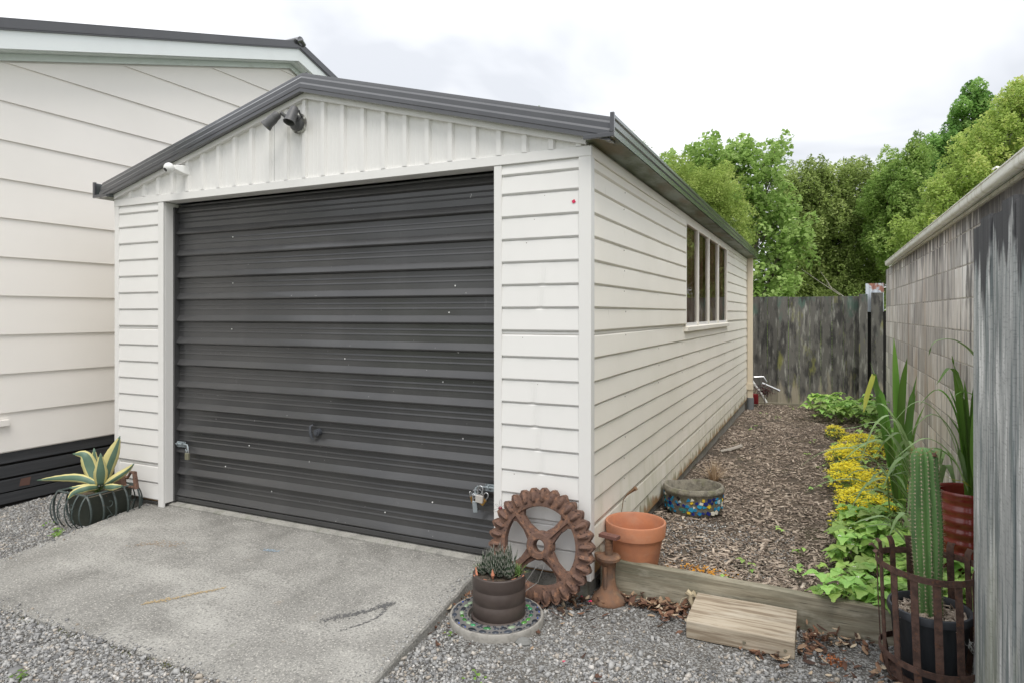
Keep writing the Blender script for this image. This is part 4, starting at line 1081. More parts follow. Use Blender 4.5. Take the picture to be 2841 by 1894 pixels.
for row in range(5):
    z = 0.042 + row * 0.0225
    for k in range(36):
        a = 2 * PI * (k + (row % 2) * 0.5 + rnd.uniform(-0.22, 0.22)) / 36
        dv = math.degrees(a) % 360
        if 15 < dv < 165: continue                                         # far side of the pot, out of sight
        if rnd.random() < 0.18: continue
        cells.append((a, z + rnd.uniform(-0.004, 0.004)))
for (a, z) in cells:
    nv = rnd.choice([3, 4, 4, 5, 5]); sz = rnd.uniform(0.0125, 0.0205); ph = rnd.uniform(0, 2 * PI)
    R0 = 0.192 + (z - 0.04) * 0.07; outer = []; inner = []
    for j in range(nv):
        t = ph + 2 * PI * j / nv + rnd.uniform(-0.3, 0.3); s_ = sz * rnd.uniform(0.8, 1.15)
        u, w = s_ * math.cos(t), 0.8 * s_ * math.sin(t); aa = a + u / R0
        for lst, rr in ((inner, R0 - 0.003), (outer, R0 + 0.0045)):
            lst.append((rr * math.cos(aa), rr * math.sin(aa), z + w))
    mb = MB(); mb.loft([inner, outer], True, True)
    mb.build('mosaic_tile', rnd.choices(TM, wts)[0], Q)
# dry tuft behind
def tuft(name, loc, n, L, spread, m, w=0.003, bend=0.5, label=None, cat=None, parent=None, lean=(0, 0)):
    V = []; F = []; rv = []
    for i in range(n):
        a = rng.uniform(0, 2 * PI); sp_ = abs(rng.normal(0, spread)); l = L * rng.uniform(0.5, 1.1); r0 = rng.uniform(0, 0.02)
        d = np.array([math.cos(a) * math.sin(sp_) + lean[0], math.sin(a) * math.sin(sp_) + lean[1], math.cos(sp_)]); d /= np.linalg.norm(d)
        sdv = np.array([-math.sin(a), math.cos(a), 0.0]) * w * 0.5
        p = np.array([r0 * math.cos(a), r0 * math.sin(a), 0.0]); base = len(V)
        for j in range(4):
            t = j / 3; q = p + d * l * t + np.array([d[0], d[1], -0.5]) * bend * l * t * t
            ww = sdv * (1 - t * 0.85)
            V += [q - ww, q + ww]
        for j in range(3): F.append((base + 2 * j, base + 2 * j + 1, base + 2 * j + 3, base + 2 * j + 2)); rv.append(rng.uniform(0, 1))
    o = bulk(name, np.array(V), np.array(F), m, np.array(rv), parent); o.location = loc
    if label: tag(o, label, cat)
    return o
tuft('dry_grass_tuft', (0.235, 2.52, -0.07), 260, 0.20, 0.55, DRYG, 0.004, 0.25, 'tuft of dead straw coloured grass behind the mosaic pot', 'grass tuft')

# ================================================================== BROWN POT ON MOSAIC RING
RG = thing('mosaic_paving_ring', 'round concrete ring set with green glass and dark pebbles', 'paving ring', (-0.315, -0.390, -0.108))
m = MB(); m.lathe([(0.132, 0.0), (0.217, 0.0), (0.219, 0.036), (0.214, 0.046), (0.2135, 0.0462), (0.132, 0.0462)], 64, close=True); m.build('ring_body', CREAMRING, RG, 40)
m = MB(); m.lathe([(0.134, 0.0466), (0.206, 0.0466), (0.2055, 0.0485), (0.1345, 0.0485)], 64, close=True); m.build('grout_bed', RINGTOP, RG)
nug = MB(); nug.lathe([(0.014, 0), (0.0135, 0.003), (0.010, 0.0062), (0.005, 0.0078), (0.0001, 0.008)], 12)
nd = {}
for k, mm in (('d', PEB), ('g', GGL), ('p', PGL), ('b', BGL)):
    me = bpy.data.meshes.new('pebble'); me.from_pydata(nug.v, [], nug.f); me.materials.append(mm)
    me.polygons.foreach_set('use_smooth', [True] * len(me.polygons)); me.update(); nd[k] = me
for rad, cnt_, typ, sx in ((0.193, 22, 'ddd', 1.3), (0.196, 22, 'db', 0.42), (0.160, 28, 'gdgpg', 1.15), (0.143, 30, 'd', 0.55)):
    for k in range(cnt_):
        a = 2 * PI * (k + (0.5 if sx < 0.6 else 0)) / cnt_ + rnd.uniform(-0.03, 0.03); t = rnd.choice(typ)
        o = place('pebble', nd[t], RG, (rad * math.cos(a), rad * math.sin(a), 0.0462), (0, 0, a + PI / 2))
        f_ = sx * rnd.uniform(0.85, 1.1); o.scale = (f_ * rnd.uniform(0.9, 1.15), f_ * 0.70, 0.9)
BP = thing('brown_pot', 'brown ribbed cylindrical pot of dark striped succulents', 'plant pot', (-0.305, -0.385, -0.085))
m = MB(); prof = [(0.122, 0.0), (0.128, 0.004), (0.128, 0.020), (0.118, 0.026)]
for z0 in (0.030, 0.092, 0.153):
    prof += [(0.1185, z0), (0.1212, z0 + 0.006), (0.1225, z0 + 0.030), (0.1215, z0 + 0.054), (0.1185, z0 + 0.059)]
prof[-1] = (0.121, 0.210); prof += [(0.117, 0.213), (0.106, 0.212), (0.104, 0.18), (0.0001, 0.178)]
m.lathe(prof, 56); m.build('pot_body', BROWNP, BP, 35)
m = MB()
for k in range(26):
    a = rnd.uniform(0, 2 * PI); r = rnd.choice([0.119, 0.1075]); m.lathe([(0.0001, 0), (rnd.uniform(.003, .008), 0), (0.0001, 0.0022)], 6, M=Matrix.Translation((r * math.cos(a), r * math.sin(a), 0.2115)) @ Matrix.Rotation(a, 4, 'Z') @ Matrix.Diagonal((0.5, 1.6, 1, 1)))
m.build('chipped_edge', CHIPPED, BP)
m = MB(); m.lathe([(0.0001, 0.200), (0.06, 0.197), (0.104, 0.186)], 30); m.build('pot_soil', SOIL, BP, 60)
# haworthia rosettes
V = []; F = []; rv = []
def blade(base, d, L, w, curve, nseg, cols_, tipv=0.95, thick=0.3):
    d = Vector(d).normalized(); up = Vector((0, 0, 1)); sd_ = d.cross(up)
    if sd_.length < 0.05: sd_ = Vector((1, 0, 0))
    sd_.normalize(); nr = sd_.cross(d)
    o0 = len(V)
    for j in range(nseg + 1):
        t = j / nseg; p = Vector(base) + d * L * t + curve * L * t * t
        ww = w * (1 - t ** 1.6) * (0.75 + 0.25 * math.sin(t * PI)) + 0.0004
        V.extend([tuple(p - sd_ * ww), tuple(p + nr * ww * thick), tuple(p + sd_ * ww), tuple(p - nr * ww * thick)])
    for j in range(nseg):
        for q in range(4):
            F.append((o0 + 4 * j + q, o0 + 4 * j + (q + 1) % 4, o0 + 4 * j + 4 + (q + 1) % 4, o0 + 4 * j + 4 + q))
            rv.append(cols_(j, nseg))
for c_ in [(0, 0), (-0.045, 0.01), (0.045, 0.005), (-0.02, 0.045), (0.03, 0.045), (-0.03, -0.035), (0.025, -0.04), (-0.07, -0.02), (0.065, -0.03), (-0.055, 0.045), (0.0, -0.06), (-0.06, 0.03)]:
    hz_ = 0.205 + rnd.uniform(0, 0.015) + 0.03 * (1 - (c_[0] ** 2 + c_[1] ** 2) / 0.006)
    for k in range(26):
        a = rnd.uniform(0, 2 * PI); t = rnd.uniform(0.25, 1.0)
        d = (math.cos(a) * t, math.sin(a) * t, 1.05 - t * 0.55)
        c2 = Vector((-math.cos(a) * 0.25, -math.sin(a) * 0.25, 0.35))
        cc = rnd.uniform(0, 0.5)
        blade((c_[0], c_[1], hz_ - 0.02), d, rnd.uniform(0.060, 0.098), 0.0056, c2, 8, lambda j, n_, cc=cc: (0.97 if j % 2 else cc) if j < n_ - 1 else 1.0)
bulk('succulent_rosettes', np.array(V), np.array(F), HAW, np.array(rv), BP)
tuft('green_sprig', (0.085, 0.03, 0.205), 40, 0.055, 0.8, SEDL, 0.008, 0.2, parent=BP)
tuft('green_sprig', (-0.10, 0.0, 0.205), 18, 0.035, 0.8, SEDL, 0.007, 0.2, parent=BP)
b = MB(); b.tube([(0.015, -0.092, 0.215), (0.018, -0.098, 0.235), (0.016, -0.098, 0.262)], [0.003, 0.0085, 0.0005], 6); b.build('red_dead_leaf', CHIPPED, BP)
b = MB(); b.tube([(-0.095, -0.05, 0.235), (-0.075, -0.075, 0.208)], [0.002, 0.006], 5); b.build('red_dead_leaf', CHIPPED, BP)

# ================================================================== IRON BASKET WITH CACTUS
K = thing('iron_basket', 'rusty strap iron fire basket standing by the paling fence', 'basket', (1.425, -0.105, -0.098))
RB = 0.172
def strap(pts, w, t, normal_c=(0, 0)):
    """flat strap along pts, its width tangential round the centre"""
    rings = []
    for p in pts:
        r = Vector((p[0] - normal_c[0], p[1] - normal_c[1], 0)); r.normalize(); tg = Vector((-r.y, r.x, 0)); P_ = Vector(p)
        rings.append([tuple(P_ - tg * w / 2 - r * t / 2), tuple(P_ + tg * w / 2 - r * t / 2), tuple(P_ + tg * w / 2 + r * t / 2), tuple(P_ - tg * w / 2 + r * t / 2)])
    return rings
lean = -0.030
for k in range(15):
    a = 2 * PI * (k + 0.35) / 15
    ca, sa = math.cos(a), math.sin(a); pts = []
    for z, r in ((0.0, RB * 0.86), (0.03, RB * 0.93), (0.09, RB * 0.985), (0.18, RB * 0.99), (0.28, RB), (0.38, RB * 1.0), (0.445, RB * 0.995), (0.478 + rnd.uniform(-.012, .006), RB * 1.02), (0.490, RB * 1.09), (0.484, RB * 1.15)):
        zz_ = z
        if k in (3, 9, 10, 11, 12) and z > 0.46: continue                    # broken ends
        pts.append((r * ca + lean * z, r * sa + 0.02 * z, zz_))
    MB().loft(strap(pts, 0.026, 0.0035, (0, 0))).build('upright_strap', RUST2, K, 40)
for nm, zc, rr, hgt in (('top_band', 0.438, RB * 1.012, 0.024), ('bottom_band', 0.098, RB * 1.005, 0.024)):
    rings = []
    for k in range(49):
        a = 2 * PI * k / 48; r = rr + 0.0025 * math.sin(3 * a)
        zz_ = zc + 0.004 * math.sin(2 * a + 1)
        c0 = (lean * zc, 0.02 * zc)
        rings.append([(c0[0] + (r + dr) * math.cos(a), c0[1] + (r + dr) * math.sin(a), zz_ + dz) for dr, dz in ((0, -hgt / 2), (0.0035, -hgt / 2), (0.0035, hgt / 2), (0, hgt / 2))])
    MB().loft(rings, True, False).build(nm, RUST2, K, 30)
b = MB(); b.lathe([(0.0001, 0.014), (0.150, 0.014), (0.150, 0.018), (0.0001, 0.018)], 24); b.build('base_plate', RUST2, K)
b = MB()
for k in range(9):
    q = [(lean * .28 + 0.176 * math.cos(-0.95), 0.176 * math.sin(-0.95), 0.215)]
    for j in range(4): q.append((q[-1][0] + rnd.uniform(-.012, .012), q[-1][1] + rnd.uniform(-.006, .004), q[-1][2] + rnd.uniform(-.014, .014)))
    b.tube(q, 0.0007, 4)
b.build('wire_tangle', WIRE, K)
CP = thing('cactus_pot', 'black plastic nursery pot inside the iron basket', 'plant pot', (1.418, -0.10, -0.078))
m = MB(); m.lathe([(0.105, 0.0), (0.112, 0.02), (0.134, 0.235), (0.128, 0.235), (0.108, 0.03), (0.0001, 0.028)], 48); m.build('pot_body', BLKPL, CP, 40)
m = MB(); m.lathe([(0.130, 0.232), (0.142, 0.234), (0.145, 0.248), (0.142, 0.262), (0.134, 0.264), (0.130, 0.258)], 48, close=True); m.build('pot_rim', BLKRIM, CP, 50)
m = MB(); m.lathe([(0.0001, 0.222), (0.07, 0.222), (0.129, 0.215)], 32); m.build('pot_soil', SOIL, CP, 60)
n = 480; a = rng.uniform(0, 2 * PI, n); r = 0.123 * np.sqrt(rng.uniform(0, 1, n))
o = scatter('bark_chips', np.stack([r * np.cos(a), r * np.sin(a), 0.226 + rng.uniform(0, 0.012, n)], 1), rng.uniform(0.012, 0.040, n), CHIPS, rng.beta(3, 1.5, n), 'chip', (1, .25, .15), 0.5, CP); stuff(o)
CC = thing('column_cactus', 'tall ribbed green column cactus with pale spines', 'cactus', (1.420, -0.095, 0.130))
NR = 13; HC = 0.665; rings = []; nz = 40; NA = NR * 6
def cr_(t):
    z = t * HC
    base = 0.0465 + 0.005 * math.sin(t * 2.6) - 0.003 * math.sin(t * 9)
    top = max(0.0, 1 - max(0, (z - (HC - 0.045)) / 0.045) ** 2.2) ** 0.5
    return base * (0.06 + 0.94 * top)
for i in range(nz + 1):
    t = (i / nz) if i < 30 else 0.75 + 0.25 * math.sin((i - 30) / 10 * PI / 2)
    R0 = cr_(t); z = t * HC; ox_ = -0.020 * t
    rings.append([(ox_ + R0 * (1 - 0.24 * (0.5 - 0.5 * math.cos(NR * 2 * PI * k / NA))) * math.cos(2 * PI * k / NA), R0 * (1 - 0.24 * (0.5 - 0.5 * math.cos(NR * 2 * PI * k / NA))) * math.sin(2 * PI * k / NA), z) for k in range(NA)])
MB().loft(rings, True, True).build('stem', CACT, CC, 60)
V = []; F = []; rv = []; mi_ = []
for rib in range(NR):
    a = 2 * PI * rib / NR
    nA = 46
    for j in range(nA):
        t = (j + 0.5 * (rib % 2)) / nA; R0 = cr_(t); z = t * HC
        base = np.array([-0.020 * t + R0 * math.cos(a), R0 * math.sin(a), z])
        rad = np.array([math.cos(a), math.sin(a), 0.15])
        for q in range(6):
            d = rad * 0.5 + rng.normal(0, 0.65, 3); d /= np.linalg.norm(d); L = rng.uniform(0.006, 0.014) if t < 0.96 else rng.uniform(0.012, 0.022)
            sd_ = np.cross(d, rad); sd_ /= (np.linalg.norm(sd_) + 1e-6); sd_ *= 0.0006
            o0 = len(V); V += [base - sd_, base + sd_, base + d * L]; F.append((o0, o0 + 1, o0 + 2)); mi_.append(1 if t > 0.965 else 0)
        o0 = len(V); tg = np.array([-math.sin(a), math.cos(a), 0]) * 0.0030; zz_ = np.array([0, 0, 0.0040]); bb = base + rad * 0.0012   # woolly areole
        V += [bb - tg, bb - zz_, bb + tg]; F.append((o0, o0 + 1, o0 + 2)); V += [bb - tg, bb + tg, bb + zz_]; F.append((o0 + 3, o0 + 4, o0 + 5)); mi_ += [0, 0]
bulk('spines', np.array(V), np.array(F), [SPINE, SPINEO], None, CC, mi=np.array(mi_))
b = MB(); b.lathe([(0.0001, 0), (0.009, 0.003), (0.010, 0.010), (0.006, 0.016), (0.0001, 0.017)], 10, M=Matrix.Translation((0.010, -0.026, HC - 0.030))); b.build('dried_bud', RUST2, CC, 60)

# ================================================================== RED GLAZED POT WITH STRAP LEAVES
RP = thing('red_glazed_pot', 'glossy dark red ribbed pot half hidden behind the paling fence', 'plant pot', (1.695, 0.83, -0.045))
m = MB(); prof = [(0.088, 0.0), (0.096, 0.02)]
for j in range(60):
    t = j / 59; z = 0.03 + 0.43 * t
    prof.append((0.100 + 0.030 * math.sin(min(t * 1.25, 1) * PI / 2) + 0.0035 * math.sin(z * 2 * PI / 0.055), z))
prof += [(0.136, 0.470), (0.138, 0.482), (0.134, 0.488), (0.124, 0.486), (0.120, 0.475), (0.113, 0.42), (0.0001, 0.415)]
m.lathe(prof, 48); m.build('pot_body', REDGL, RP, 60)
m = MB(); m.lathe([(0.0001, 0.43), (0.114, 0.428)], 24); m.build('pot_soil', SOIL, RP)

def strapleaf(pts, w, name, m, parent, keel=0.25, tipcut=False):
    P_ = [Vector(p) for p in pts]
    # resample with catmull-rom
    Q_ = []
    ext = [P_[0] * 2 - P_[1]] + P_ + [P_[-1] * 2 - P_[-2]]
    for i in range(1, len(ext) - 2):
        for j in range(5):
            t = j / 5; a, b_, c, d = ext[i - 1], ext[i], ext[i + 1], ext[i + 2]
            Q_.append(0.5 * ((2 * b_) + (c - a) * t + (2 * a - 5 * b_ + 4 * c - d) * t * t + (3 * b_ - a - 3 * c + d) * t ** 3))
    Q_.append(P_[-1]); n_ = len(Q_); vs = []; fs = []; ph = rnd.uniform(0, 2 * PI)
    ph = 0.44 + rnd.uniform(-.75, .75); side0 = Vector((math.cos(ph), math.sin(ph), 0))
    for i, q in enumerate(Q_):
        t = i / (n_ - 1); tan = (Q_[min(i + 1, n_ - 1)] - Q_[max(i - 1, 0)]).normalized()
        s_ = (side0 - tan * side0.dot(tan))
        if abs(tan.x) + abs(tan.y) > 0.25: s_ = tan.cross(Vector((0, 0, 1)))
        s_.normalize(); nr = s_.cross(tan)
        ww = w * 0.5 * (0.65 + 0.35 * math.sin(min(t * 2, 1) * PI / 2)) * (1 - max(0, (t - 0.55) / 0.45) ** 1.7 * (0.3 if tipcut else 1)) + 0.0004
        vs += [tuple(q - s_ * ww), tuple(q - nr * ww * keel), tuple(q + s_ * ww)]
        if i:
            o_ = 3 * i; fs += [(o_ - 3, o_ - 2, o_ + 1, o_), (o_ - 2, o_ - 1, o_ + 2, o_ + 1)]
    mb = MB(); mb.add(vs, fs); return mb.build(name, m, parent, 60)

def iris(loc, leaves, label, name='iris_plant', m=IRISM, cat='plant', group=None):
    t_ = thing(name, label, cat, loc, 0, group)
    for (dx, dy, h, w, bend) in leaves:
        x0, y0 = rnd.uniform(-.03, .03), rnd.uniform(-.03, .03)
        pts = [(x0, y0, 0), (x0 + dx * 0.25, y0 + dy * 0.25, h * 0.4), (x0 + dx * 0.6, y0 + dy * 0.6, h * 0.78), (x0 + dx, y0 + dy, h * (1 - bend))]
        strapleaf(pts, w * 1.25, 'leaf', m, t_)
    return t_
t_ = iris((1.53, 2.10, -0.05), [(-0.17, -0.02, 1.03, .034, 0.0), (-0.03, 0, 1.20, .040, 0), (-0.05, 0.03, 1.06, .032, 0), (0.06, -.05, 1.10, .038, .03), (0.02, .02, .92, .036, 0), (0.12, 0, .86, .034, 0), (-.10, .05, .80, .036, 0),
      (0.02, -.05, .74, .034, 0), (0.09, .04, .95, .036, 0.0), (0.0, .05, .66, .034, 0), (-.08, -.05, .62, .032, 0), (.15, .05, .75, .030, 0)], 'tall upright clump of sword leaved iris against the block wall')
# the kinked half yellow leaf
strapleaf([(-0.02, -0.03, 0), (-0.08, -0.04, 0.42), (-0.14, -0.06, 0.78), (-0.168, -0.08, 0.955)], .062, 'leaf', IRISM, t_, .2, True)
strapleaf([(-0.168, -0.08, 0.955), (-0.185, -0.11, 0.90), (-0.215, -0.15, 0.80), (-0.235, -0.19, 0.70)], .038, 'yellow_leaf', YELLEAF, t_)
t_ = iris((1.735, 0.86, 0.385), [(-0.10, 0.04, .56, .038, 0), (-.07, -.02, .72, .030, 0), (-0.02, .03, .60, .036, 0), (0.01, -.03, .52, .040, 0), (-.04, .05, .46, .034, 0), (.03, 0, .64, .036, 0), (-.13, 0.05, .42, .032, 0)],
          'strap leaved plant growing in the red glazed pot', 'potted_iris')
strapleaf([(0.02, -0.02, 0.3), (-0.0, -.04, .50), (-.06, -.05, .545), (-.12, -.05, .50)], .030, 'leaf', IRISM, t_)
for (dx, dy, h, w, dr) in ((-.30, -.02, .42, .030, .16), (-.24, .10, .54, .034, .10), (-.36, -.08, .30, .026, .20), (-.18, -.10, .66, .034, .05), (-.28, .06, .24, .026, .12), (-.40, .0, .48, .024, .26)):
    strapleaf([(-.02, 0, .02), (dx * .30, dy * .3, h * .75), (dx * .62, dy * .6, h), (dx, dy, h * (1 - dr) - .05)], w, 'leaf', ARCHM if dx < -.29 else IRISM, t_)
strapleaf([(-0.02, 0.0, 0.06), (-.06, -.05, .10), (-.10, -.08, .11), (-.15, -.10, .13)], .020, 'yellow_leaf', YELLEAF, t_)
strapleaf([(0.04, -0.02, 0.50), (0.0, -.06, .70), (-.10, -.10, .80), (-.19, -.12, .79), (-.215, -.12, .72)], .028, 'leaf', ARCHM, t_)

def arching(loc, L_, label):
    t_ = thing('arching_plant', label, 'plant', loc, 0)
    for (a, reach, h, w, droop) in L_:
        ca, sa = math.cos(a), math.sin(a)
        pts = [(0, 0, 0), (reach * .22 * ca, reach * .22 * sa, h * .62), (reach * .5 * ca, reach * .5 * sa, h * 0.97), (reach * .78 * ca, reach * .78 * sa, h * .93), (reach * ca, reach * sa, h * (1 - droop))]
        strapleaf(pts, w * 1.45, 'leaf', ARCHM, t_, 0.15)
    return t_
arching((1.60, 1.25, -0.05), [(3.30, .52, .64, .020, .12), (2.95, .50, .74, .026, .10), (3.05, .58, .53, .020, .22), (3.55, .40, .80, .020, .35), (3.15, .66, .40, .018, .30), (2.7, .40, .66, .022, .12), (3.9, .36, .58, .018, .3),
     (2.6, .5, .84, .018, .12), (3.4, .30, .70, .026, .22), (2.2, .30, .62, .024, .4), (4.2, .3, .50, .026, .45), (0.2, .12, .6, .024, .35), (3.0, .46, .34, .022, .3), (3.6, .22, .60, .026, .10), (4.6, .2, .52, .024, .4), (3.25, .26, .52, .024, .05), (3.1, .70, .58, .022, .28), (2.85, .34, .76, .024, .18), (3.45, .48, .66, .022, .22), (3.75, .52, .46, .018, .4), (1.2, .2, .6, .024, .3), (5.2, .2, .55, .024, .35)],
     'clump of long arching grey green leaves between the cactus and the iris')
arching((1.50, 0.62, -0.03), [(3.3, .34, .36, .020, .18), (2.9, .30, .30, .018, .2), (3.8, .22, .40, .018, .3), (2.4, .25, .35, .018, .3), (4.4, .2, .3, .016, .5)],
     'smaller arching strap plant rising from the strawberry leaves')
t_ = thing('umbrella_sedge', 'slender stalk with a star of narrow drooping leaves above the yellow flowers', 'plant', (1.395, 1.28, -0.05))
m = MB(); m.tube([(0.03, -.05, 0), (0.0, -.02, .22), (-.012, 0, .42)], [.006, .005, .0035], 6); m.build('stalk', STEMG, t_, 60)
m = MB(); m.tube([(0.10, -.10, 0), (0.05, -.05, .2), (-.010, 0, .42)], [.004, .003, .002], 6); m.build('stalk', STEMG, t_, 60)
for k in range(8):
    a = 2 * PI * k / 8 + .3; r = rnd.uniform(.16, .26)
    strapleaf([(-.012, 0, .42), (-.012 + r * .4 * math.cos(a), r * .4 * math.sin(a), .455), (-.012 + r * .75 * math.cos(a), r * .75 * math.sin(a), .445), (-.012 + r * math.cos(a), r * math.sin(a), .40)], .016, 'leaf', ARCHM, t_, .15)

# ================================================================== STRAWBERRY PLANTS
def leaflet(mb, base, ang, L, w, tilt):
    """toothed leaflet with a fold along its midrib"""
    n_ = 8; ca, sa = math.cos(ang), math.sin(ang)
    row = []
    for i in range(n_ + 1):
        t = i / n_; ww = w * math.sin(min(1, t * 1.15 + 0.06) * PI * 0.93) ** 0.8 * (1.0 if i % 2 else 0.95)
        x_ = L * t; z_ = tilt * L * t - 0.35 * L * t * t
        row.append(((x_, -ww, z_ + ww * .35), (x_, 0, z_), (x_, ww, z_ + ww * .35)))
    vs = []; fs = []
    for r in row:
        for (x_, y_, z_) in r: vs.append((base[0] + x_ * ca - y_ * sa, base[1] + x_ * sa + y_ * ca, base[2] + z_))
    for i in range(n_):
        for q in (0, 1): fs.append((3 * i + q, 3 * i + q + 1, 3 * i + 4 + q, 3 * i + 3 + q))
    mb.add(vs, fs)
LM = []
for v_ in range(6):
    mb = MB(); hgt = [0.05, 0.075, 0.10, 0.125, 0.085, 0.11][v_]; reach = [0.075, 0.07, 0.055, 0.03, 0.09, 0.05][v_]
    s_ = [0.043, 0.052, 0.058, 0.052, 0.048, 0.060][v_]
    mb.tube([(0, 0, 0), (reach * .5, 0, hgt * .7), (reach, 0, hgt)], 0.0013, 4, mi=1)
    for a_, k_ in ((0, 1.08), (1.75, 0.95), (-1.75, 0.95)):
        leaflet(mb, (reach, 0, hgt), a_, s_ * k_, s_ * 0.47 * k_, rnd.uniform(-.1, .25))
    me = bpy.data.meshes.new('leaf'); me.from_pydata(mb.v, [], mb.f); me.materials.append(STRAW); me.materials.append(STEMG)
    me.polygons.foreach_set('material_index', mb.m); me.polygons.foreach_set('use_smooth', [True] * len(me.polygons)); me.update(); LM.append(me)
fm = MB()
for k in range(5):
    a = 2 * PI * k / 5; fm.add([(0, 0, 0), (0.007 * math.cos(a - .5), 0.007 * math.sin(a - .5), .001), (0.009 * math.cos(a), 0.009 * math.sin(a), .002), (0.007 * math.cos(a + .5), 0.007 * math.sin(a + .5), .001)], [(0, 1, 2, 3)])
fm.lathe([(0.0025, 0.0015), (0.0015, 0.003), (0.0001, 0.0035)], 6, mi=1)
fme = bpy.data.meshes.new('flower'); fme.from_pydata(fm.v, [], fm.f); fme.materials.append(PETW); fme.materials.append(YELLEAF); fme.polygons.foreach_set('material_index', fm.m); fme.update()
def strawberry(x, y, sc_, nl, label, group, fl=1, lift=0.0):
    t_ = thing('strawberry_plant', label, 'strawberry plant', (x, y, float(soilz(np.array(x), np.array(y))) - 0.005), rnd.uniform(0, 6.28), group)
    for k in range(nl):
        o = place('leaf', rnd.choice(LM), t_, (rnd.uniform(-.03, .03), rnd.uniform(-.03, .03), lift * rnd.random()), (rnd.uniform(-.2, .2), rnd.uniform(-.2, .2), 2 * PI * k / nl * 2.4 + rnd.uniform(-.3, .3)))
        q = sc_ * rnd.uniform(.75, 1.2); o.scale = (q, q, q)
    for k in range(fl):
        place('flower', fme, t_, (rnd.uniform(-.07, .07), rnd.uniform(-.07, .07), 0.13 * sc_ + lift * .7), (rnd.uniform(-.5, .5), rnd.uniform(-.5, .5), 0))
    return t_
GR1 = 'strawberry plants massed behind the edging board'
near = []
for gy in range(11):
    for gx in range(6):
        x = 1.10 + 0.115 * gx + rnd.uniform(-.03, .03) + 0.02 * gy * (1 if gx == 0 else 0); y = 0.235 + 0.125 * gy + rnd.uniform(-.03, .03)
        if x > 1.76 or (x < 1.14 and 0.5 < y < 0.9): continue
        if (x - 1.695) ** 2 + (y - .83) ** 2 < .02: continue
        near.append((x, y))
for (x, y) in near:
    strawberry(x, y, rnd.uniform(.95, 1.25), rnd.choice([7, 8, 9]), 'leafy green strawberry plant in the low patch between the timber edging and the yellow flowers', GR1, rnd.choice([0, 0, 1]), 0.05)
GR2 = 'strawberry plants among the yellow flowers'
for k in range(26):
    y = 1.7 + 0.155 * k; x = 1.22 + rnd.uniform(-.02, .50)
    strawberry(x, y, rnd.uniform(.9, 1.15), 6, 'green strawberry plant growing among the yellow flowers along the block wall', GR2, rnd.choice([0, 1]), 0.03)
GR3 = 'strawberry plants at the far end of the bed'
for k in range(34):
    y = rnd.uniform(6.0, 7.75); x = rnd.uniform(0.98 + (7.0 - y) * 0.05, 1.75)
    strawberry(x, y, rnd.uniform(1.3, 1.7), 7, 'dark green strawberry plant in the mound at the foot of the far fence', GR3, rnd.choice([0, 0, 1]), 0.10)
GR4 = 'tiny seedlings in the mulch'
for k, (x, y) in enumerate([(0.95, .62), (.90, .95), (1.02, .72), (.80, 1.3), (.70, .55), (.62, .33), (.95, 4.0), (1.05, 3.4), (.98, 4.8), (.5, 6.5), (.62, 7.6), (.28, 6.9), (1.0, 2.6), (.3, 5.4)]):
    t_ = strawberry(x, y, rnd.uniform(.35, .5), 3, 'tiny green seedling alone on the bark mulch', GR4, 0); t_.name = 'seedling'; t_['category'] = 'seedling'

# yellow stonecrop clumps
def yellow_clump(x, y, rx, ry, h, label, nf=260):
    t_ = thing('yellow_flower_clump', label, 'flower clump', (x, y, float(soilz(np.array(x), np.array(y)))))
    n_ = 900
    a = rng.uniform(0, 2 * PI, n_); r = np.sqrt(rng.uniform(0, 1, n_))
    px_, py_ = rx * r * np.cos(a), ry * r * np.sin(a)
    hz2 = h * np.sqrt(np.clip(1 - r * r * 0.75, 0, 1))
    c = np.stack([px_, py_, hz2 * rng.uniform(0.25, 0.9, n_)], 1)
    V_, F_ = leafquads(c, rng.uniform(.010, .022, n_), 0.8, .6)
    bulk('foliage', V_, F_, SEDL, rng.uniform(0, 1, n_), t_)
    # flower sprays: small starry heads in flat clusters
    nc = int(nf / 2.6)
    a = rng.uniform(0, 2 * PI, nc); r = np.sqrt(rng.uniform(0, 1, nc)) * 1.0
    cc = np.stack([rx * r * np.cos(a), ry * r * np.sin(a), h * np.sqrt(np.clip(1 - r * r * .75, 0, 1)) * rng.uniform(.85, 1.15, nc)], 1)
    cc = cc[smoothnoise(cc[:, 0] + x, cc[:, 1] + y, 6.0, 8) > -.45]; cc[:, 2] += .02 * smoothnoise(cc[:, 0] + x, cc[:, 1] + y, 9.0, 2)
    pts = np.repeat(cc, 12, 0) + rng.normal(0, 1, (len(cc) * 12, 3)) * np.array([.014, .014, .006])
    V_, F_ = leafquads(pts, rng.uniform(.011, .020, len(pts)), 0.30, .9)
    bulk('flowers', V_, F_, YFL, rng.uniform(0, 1, len(pts)), t_)
for args in [(1.20, 1.50, .13, .22, .12, 'nearest clump of yellow stonecrop flowers, low among the strawberry leaves', 260),
             (1.30, 2.05, .19, .30, .14, 'second yellow flower clump from the front, spilling onto the mulch', 480),
             (1.23, 2.75, .15, .42, .17, 'tall bright clump of yellow flowers halfway along the bed', 560),
             (1.45, 2.60, .16, .38, .16, 'yellow flowers growing behind the others against the iris leaves', 380),
             (1.22, 3.55, .15, .50, .17, 'dense golden flower clump at the mulch edge past the iris', 640),
             (1.40, 4.3, .22, .60, .16, 'wide patch of yellow flowers in front of the far strawberry mound', 700),
             (1.18, 5.25, .11, .26, .13, 'small isolated yellow flower clump beside the far strawberry mound', 200)]: yellow_clump(*args)
